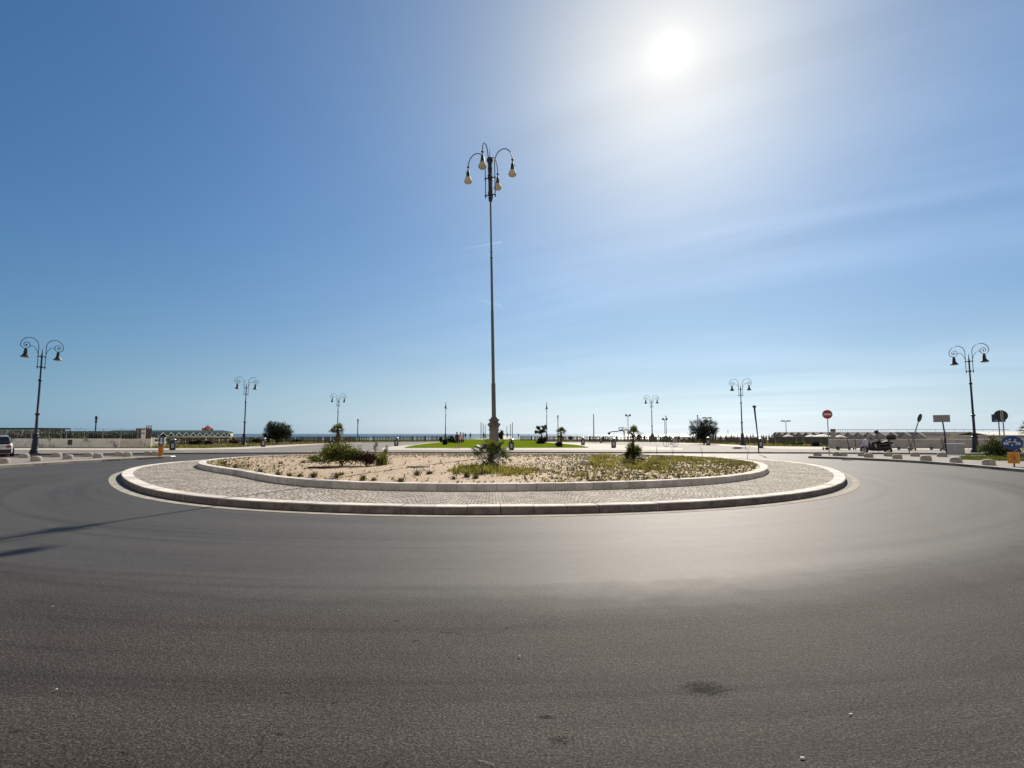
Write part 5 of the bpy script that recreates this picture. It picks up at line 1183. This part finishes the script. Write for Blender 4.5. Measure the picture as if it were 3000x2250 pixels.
mb = MB(); mb.box((-.50, .20, .70), (.55, .18, .50), 0, 0, .9); mb.box((-.50, -.20, .70), (.55, .18, .50), 0, 0, .9); mb.box((-.48, 0, .95), (.6, .3, .06)); o = mb.build('bags', m_greywall); o.parent = bk
rnd = random.Random(4); BL = ['leftmost','second','third','fourth','fifth','sixth','seventh','rightmost']
bk2 = bicycle(); bk2['group'] = 'bicycles parked at the beach fence'
for k, px in enumerate((1733, 1741, 1748, 1770, 1777, 1783, 1789, 1796)):
    p = at(px, 1296.6+rnd.uniform(-.3, .3), ZP); lab = BL[k] + ' of the bicycles parked by the beach fence' + (' left of the distant bin' if k < 3 else ' right of the distant bin'); rz = R(rnd.uniform(35, 75))
    if k == 0: bk2.location = p; bk2.rotation_euler = (0, 0, rz); bk2['label'] = lab
    else: dup(bk2, p, rz, lab)

# ---------- people (one skinned surface each)
def skinned(name, joints, edges, m, parent=None, sub=1):
    me = bpy.data.meshes.new(name); me.from_pydata([j[0] for j in joints], edges, []); o = bpy.data.objects.new(name, me); C.objects.link(o)
    o.modifiers.new('skin', 'SKIN')
    for k, j in enumerate(joints):
        sv = me.skin_vertices[0].data[k]; sv.radius = (j[1], j[2] if len(j) > 2 else j[1]); sv.use_root = (k == 0)
    sm = o.modifiers.new('sub', 'SUBSURF'); sm.levels = sub; sm.render_levels = sub
    dg = bpy.context.evaluated_depsgraph_get(); dg.update(); me2 = bpy.data.meshes.new_from_object(o.evaluated_get(dg)); me2.materials.clear()
    for q in (m if isinstance(m, (list, tuple)) else [m]): me2.materials.append(q)
    o.modifiers.clear(); o.data = me2; me2.polygons.foreach_set('use_smooth', [True]*len(me2.polygons))
    if parent: o.parent = parent
    return o
def paint(o, fn):
    for p in o.data.polygons: p.material_index = fn(p.center)
def person(label, loc, rz, h, mtop, mleg, hair=True, stride=.22, shorts=False, armL=None, group=None):
    k = h/1.72; t = thing('person', label, 'person', loc, rz, group)
    J = [((0, 0, .93), .13, .10), ((0, 0, 1.12), .125, .09), ((0, .0, 1.33), .16, .10), ((0, 0, 1.45), .09, .07), ((0, 0, 1.52), .052), ((0, -.01, 1.60), .080, .09), ((0, -.01, 1.68), .072, .082),
         ((-.10, 0, .86), .085), ((-.11, -stride*.5, .47), .058), ((-.11, stride*.2-stride*.6, .08), .04), ((-.11, -stride*.4-.12, .03), .035),
         ((.10, 0, .86), .085), ((.11, stride*.25, .47), .058), ((.11, stride*.75, .08), .04), ((.11, stride*.75-.12, .03), .035),
         ((-.19, 0, 1.39), .055), ((-.23, .06, 1.12), .042), ((-.24, -.04, .88), .034), ((-.24, -.07, .79), .032),
         ((.19, 0, 1.39), .055), ((.23, -.06, 1.12), .042), ((.24, -.14, .89), .034), ((.24, -.17, .80), .032)]
    if armL: J[16], J[17], J[18] = armL
    J = [(tuple(x*k for x in j[0]),)+tuple(r*k for r in j[1:]) for j in J]
    Ed = [(0, 1), (1, 2), (2, 3), (3, 4), (4, 5), (5, 6), (0, 7), (7, 8), (8, 9), (9, 10), (0, 11), (11, 12), (12, 13), (13, 14), (2, 15), (15, 16), (16, 17), (17, 18), (2, 19), (19, 20), (20, 21), (21, 22)]
    o = skinned('body', J, Ed, [m_skin, mtop, mleg], t)
    def f(c):
        z = c.z/k; 
        if z > 1.47: return 0
        if abs(c.x)/k > .185 and z < 1.20: return 0
        if z > .95: return 1
        if z < (.55 if shorts else .07): return 0
        return 2
    paint(o, f)
    if hair:
        mb = MB(); mb.ball((0, .015*k, 1.66*k), (.088*k, .098*k, .095*k), 12, 8); mb.build('hair', m_bark, t, True)
    mb = MB(); mb.ball((0, -.10*k, 1.60*k), (.014*k, .022*k, .02*k), 6, 5); mb.build('nose', m_skin, t, True)
    return t
Yp = at(1345, 1313, ZP).y
t = person('walker in pale pink top and dark skirt with a black shoulder bag', at(1349, 1313, ZP), R(165), 1.62, m_pinkcloth, m_darkcloth, True, .2, True)
mb = MB(); mb.box((0, 0, -.13), (.28, .12, .28), 0, 0, .85); mb.tube([(-.11, 0, 0), (-.06, 0, .34), (.06, 0, .34), (.11, 0, 0)], .012, 5); o = mb.build('shoulder_bag', m_black); o.location = at(1354.5, 1313, ZP)+Vector((.06, -.05, .88)); tag(o, 'black bag hanging from the shoulder of the pink topped walker', 'bag')
person('walker in dark top and dark shorts left of the pink topped walker', at(1338.5, 1313, ZP), R(175), 1.66, m_darkcloth, m_darkcloth, True, .18, True)
far = [(1357, 1289.5, 1.85, m_greycloth, m_greycloth, 'distant person in grey just right of the walking couple'), (1363.5, 1287.5, 1.75, m_darkcloth, m_darkcloth, 'distant dark clothed person right behind the walking couple'), (1378, 1287.5, 1.8, m_navy, m_darkcloth, 'distant person in navy on the pier approach left of the masts'), (1417, 1287.3, 1.75, m_darkcloth, m_darkcloth, 'distant dark clothed person left of the tall lamp foot'), (1422, 1287, 1.75, m_pinkcloth, m_darkcloth, 'distant person in pink nearest the tall lamp foot'), (1487, 1285, 1.75, m_darkcloth, m_greycloth, 'distant person on the pier right of the tall lamp foot'), (1519, 1284.5, 1.7, m_darkcloth, m_darkcloth, 'distant person at the far right of the pier')]
for px, py, h, a, b, lab in far: person(lab, at(px, py, ZP), R(random.uniform(150, 210)), h, a, b, True, .2)

# ---------- motor scooter with rider (local +X is forward)
p = at(2569, 1330, ZP); t = thing('motor_scooter', 'large white and black touring motor scooter with windscreen and top box', 'motor scooter', p, -math.atan2(p.x, p.y)+R(180)+R(-8))
m_scw = mat('white_lacquer', (.62, .62, .66), .2, (.56, .56, .60), 3)
for x, r_ in ((.78, .27), (-.70, .26)):
    mb = MB(); mb.torus((x, 0, r_+.02), (0, 1, 0), r_-.055, .065, 24, 8); w = mb.build('wheel', m_rubber, t, True)
    mb = MB(); mb.disc((x, 0, r_+.02), (0, 1, 0), .17, .06, 18); mb.build('rim', m_steel, w)
def loft(mb, secs, n=14, mi=0):
    """rounded sections along X: (x, zc, half width, half height)"""
    rings = []
    for x, zc, hw, hh in secs: rings.append([mb.pt((x, math.copysign(abs(math.cos(a))**.7, math.cos(a))*hw, zc+math.copysign(abs(math.sin(a))**.7, math.sin(a))*hh)) for a in (2*math.pi*j/n for j in range(n))])
    for k in range(len(rings)-1):
        for j in range(n): mb.face((rings[k][j], rings[k][(j+1) % n], rings[k+1][(j+1) % n], rings[k+1][j]), mi)
    mb.face(rings[0][::-1], mi); mb.face(rings[-1], mi)
mb = MB(); loft(mb, [(.98, .62, .03, .05), (.90, .70, .12, .16), (.74, .82, .20, .24), (.58, .84, .22, .30), (.48, .78, .20, .34)]); mb.build('front_fairing', m_scw, t, True)
mb = MB(); loft(mb, [(.50, .62, .17, .34), (.42, .56, .18, .30), (.30, .42, .17, .16)]); mb.build('leg_shield', m_black, t, True)
mb = MB(); loft(mb, [(.42, .40, .16, .16), (.2, .36, .19, .14), (-.2, .38, .20, .16), (-.6, .46, .19, .20), (-.9, .54, .12, .14)]); mb.build('underbody', m_black, t, True)
mb = MB(); loft(mb, [(-.02, .62, .12, .10), (-.25, .68, .17, .12), (-.6, .74, .17, .14), (-.95, .82, .10, .09), (-1.05, .84, .05, .04)]); mb.build('tail_fairing', mat('dark_lacquer', (.03, .03, .036), .25, (.025, .025, .03), 3), t, True)
mb = MB(); loft(mb, [(.10, .78, .10, .05), (-.15, .80, .16, .06), (-.40, .82, .17, .06), (-.55, .90, .16, .07), (-.80, .92, .14, .06)]); mb.build('seat', m_black, t, True)
mb = MB(); mb.tube([(.78, .11, .29), (.62, .10, .72), (.5, .0, 1.0)], .03, 6); mb.tube([(.78, -.11, .29), (.62, -.10, .72), (.5, 0, 1.0)], .03, 6); mb.build('fork', m_steel, t)
mb = MB(); loft(mb, [(1.06, .46, .05, .03), (.95, .56, .09, .05), (.78, .60, .10, .05), (.58, .52, .09, .05)]); mb.build('front_mudguard', m_scw, t, True)
mb = MB()
pts = []
for k in range(7):
    a = R(-60+20*k); pts.append((math.sin(a)*.26, .10-.10*math.cos(a)))
lo = [mb.pt((.62-q*-.6, y, 1.05)) for y, q in pts]; hi = [mb.pt((.34-q*-.6, y*.85, 1.58)) for y, q in pts]
lo2 = [mb.pt((.61-q*-.6, y*.99, 1.05)) for y, q in pts]; hi2 = [mb.pt((.33-q*-.6, y*.84, 1.58)) for y, q in pts]
for k in range(6): mb.face((lo[k], lo[k+1], hi[k+1], hi[k])); mb.face((lo2[k+1], lo2[k], hi2[k], hi2[k+1]))
mb.build('windscreen', mat('tinted_screen', (.72, .80, .80), .15, (.66, .74, .74), 3), t, True)
mb = MB(); mb.tube([(.34, -.36, 1.02), (.46, -.2, 1.05), (.50, 0, 1.02), (.46, .2, 1.05), (.34, .36, 1.02)], .018, 6); mb.build('handlebar', m_black, t)
for s_ in (-1, 1): mb = MB(); mb.tube([(.46, s_*.22, 1.05), (.50, s_*.34, 1.24)], .01, 5); mb.ball((.50, s_*.36, 1.27), (.03, .09, .055), 8, 6); mb.build('mirror', m_black, t)
mb = MB(); mb.disc((.93, 0, .80), (.9, 0, .3), .09, .04, 16); mb.build('headlight', m_glass, t)
mb = MB(); loft(mb, [(-.66, 1.22, .16, .12), (-.74, 1.24, .26, .19), (-1.12, 1.24, .26, .19), (-1.24, 1.22, .16, .13)]); mb.build('top_box', m_black, t, True)
mb = MB(); mb.tube([(-.72, 0, .95), (-.92, 0, 1.05)], .05, 6); mb.box((-.92, 0, 1.05), (.4, .2, .03)); mb.build('rack', m_steel, t)
mb = MB(); mb.tube([(-.1, -.18, .28), (-.45, -.22, .32), (-.85, -.24, .42)], [.035, .065, .07], 10); mb.build('exhaust', m_steel, t, True)
mb = MB(); mb.box((-1.06, 0, .70), (.03, .2, .14)); mb.build('number_plate', m_signwhite, t)
mb = MB(); mb.tube([(-.1, .12, .3), (-.2, .25, 0)], .016, 5); mb.build('kickstand', m_steel, t)
rd = thing('person', 'rider in grey jacket and dark helmet sitting on the motor scooter', 'person', p, -math.atan2(p.x, p.y)+R(180)+R(-8))
J = [((-.22, 0, .93), .16, .15), ((-.20, 0, 1.12), .16, .15), ((-.13, 0, 1.33), .18, .145), ((-.09, 0, 1.44), .08, .07), ((-.07, 0, 1.50), .055), ((-.04, 0, 1.58), .075, .085), ((-.04, 0, 1.66), .06, .07),
     ((-.16, .13, .88), .09), ((.24, .20, .80), .07), ((.16, .20, .40), .052), ((.28, .20, .33), .04),
     ((-.16, -.13, .88), .09), ((.24, -.20, .80), .07), ((.16, -.20, .40), .052), ((.28, -.20, .33), .04),
     ((-.12, .20, 1.38), .062), ((.06, .28, 1.14), .05), ((.32, .30, 1.05), .038), ((.38, .29, 1.03), .034),
     ((-.12, -.20, 1.38), .062), ((.06, -.28, 1.14), .05), ((.32, -.30, 1.05), .038), ((.38, -.29, 1.03), .034)]
Ed = [(0, 1), (1, 2), (2, 3), (3, 4), (4, 5), (5, 6), (0, 7), (7, 8), (8, 9), (9, 10), (0, 11), (11, 12), (12, 13), (13, 14), (2, 15), (15, 16), (16, 17), (17, 18), (2, 19), (19, 20), (20, 21), (21, 22)]
o = skinned('body', J, Ed, [m_skin, m_greycloth, m_darkcloth], rd)
paint(o, lambda c: 0 if c.z > 1.48 or (c.x > .34 and c.z > .9) else 1 if c.z > .97 else 2)
mb = MB(); mb.ball((-.05, 0, 1.62), (.145, .125, .145), 16, 12); hm = mb.build('helmet', mat('dark_lacquer', (.03, .03, .036), .25), rd, True)
mb = MB(); mb.ball((-.012, 0, 1.605), (.122, .108, .072), 14, 10); mb.build('visor', m_glass, hm, True)

# ---------- car at the left edge
p = at(-15, 1339, 0); t = thing('parked_car', 'silver grey car cut off by the left photo edge', 'car', (p.x-2.1*math.sin(R(42)), p.y+2.1*math.cos(R(42)), 0), R(42))
def sect(mb, rows):
    rings = [[mb.pt(q) for q in r] for r in rows]
    for a, b in zip(rings[:-1], rings[1:]):
        for j in range(len(a)): mb.face((a[j], a[(j+1) % len(a)], b[(j+1) % len(a)], b[j]))
    mb.face(rings[0][::-1]); mb.face(rings[-1])
def ring(y, w_, zb, zs, wt, zt): return [(-w_*.96, y, zb), (-w_, y, zb+.12), (-w_, y, (zb+zs)/2+.05), (-w_*.97, y, zs), (-wt, y, zt), (wt, y, zt), (w_*.97, y, zs), (w_, y, (zb+zs)/2+.05), (w_, y, zb+.12), (w_*.96, y, zb)]
mb = MB(); sect(mb, [ring(-2.08, .74, .34, .70, .66, .74), ring(-2.0, .84, .26, .80, .74, .86), ring(-1.75, .89, .22, .88, .82, .95), ring(0, .90, .22, .90, .86, .95), ring(1.2, .90, .22, .86, .82, .92), ring(1.85, .86, .24, .74, .74, .80), ring(2.08, .74, .30, .58, .62, .62)]); mb.build('body', m_silver, t, True)
mb = MB(); sect(mb, [ring(-1.95, .72, .84, .88, .70, .90), ring(-1.72, .74, .84, 1.12, .64, 1.30), ring(-1.4, .76, .84, 1.2, .60, 1.42), ring(0, .78, .84, 1.22, .60, 1.46), ring(.55, .76, .84, 1.14, .60, 1.36), ring(1.25, .70, .84, .90, .66, .93)]); mb.build('windows', m_glass, t, True)
mb = MB(); sect(mb, [[(-.58, y, z), (.58, y, z), (.58, y, z+.035), (-.58, y, z+.035)] for y, z in ((-1.55, 1.395), (-1.2, 1.445), (0, 1.465), (.5, 1.385))]); mb.build('roof', m_silver, t, True)
for x in (-.86, .86):
    for y in (-1.3, 1.3):
        mb = MB(); mb.tube([(x-.10, y, .31), (x+.10, y, .31)], .31, 24); w = mb.build('wheel', m_rubber, t, True)
        mb = MB(); mb.disc((x+math.copysign(.105, x), y, .31), (1, 0, 0), .20, .02, 18); mb.build('rim', m_steel, w)
mb = MB(); mb.box((0, -2.06, .38), (1.62, .16, .26)); mb.build('bumper', m_black, t)
for s_ in (-1, 1): mb = MB(); mb.box((s_*.66, -2.03, .72), (.26, .10, .17)); mb.build('rear_lamp', m_red, t)
mb = MB(); mb.box((0, -2.105, .62), (.52, .02, .12)); mb.build('number_plate', m_signwhite, t)
mb = MB(); mb.box((0, -2.07, .55), (1.5, .05, .03)); mb.box((0, -2.03, .80), (1.3, .05, .03)); mb.build('chrome_strip', mat('chrome', (.7, .7, .7), .12, (.65, .65, .65), 2, metal=1), t)

# ---------- small litter on the asphalt
for px, py, kind, lab in ((2492,2092,'paper','small torn white paper scrap lying on the right foreground asphalt'),(2350,2220,'paper','tiny white paper scrap near the bottom edge right of centre'),(1522,1925,'pebble','pale grey pebble on the asphalt right of the picture centre'),(165,2022,'pebble','small pale pebble on the left foreground asphalt'),(1423,2235,'twig','thin pale twig at the bottom edge of the asphalt'),(155,1777,'paper','tiny white scrap on the asphalt at the far left'),(515,1482,'paper','white scrap on the road by the island gutter on the left')):
    q = at(px, py, .006); rnd = random.Random(px); mb = MB()
    if kind == 'paper': 
        w_, d_ = rnd.uniform(.010, .015), rnd.uniform(.003, .005); mb.prism([(-w_, -d_), (w_*.6, -d_*1.2), (w_, d_*.5), (-w_*.5, d_)], 'z', 0, .004); mb.M = Matrix.Identity(4)
    elif kind == 'pebble': mb.ball((0, 0, .005), (.010, .008, .006), 8, 6)
    else: mb.tube([(-.03, .03, .002), (0, .005, .003), (.035, -.03, .002)], .0012, 5)
    o = mb.build({'paper': 'paper_scrap', 'pebble': 'pebble', 'twig': 'twig'}[kind], m_stone); o.location = q; o.rotation_euler = (0, 0, rnd.uniform(-.5, .5)); tag(o, lab, 'litter' if kind == 'paper' else kind)
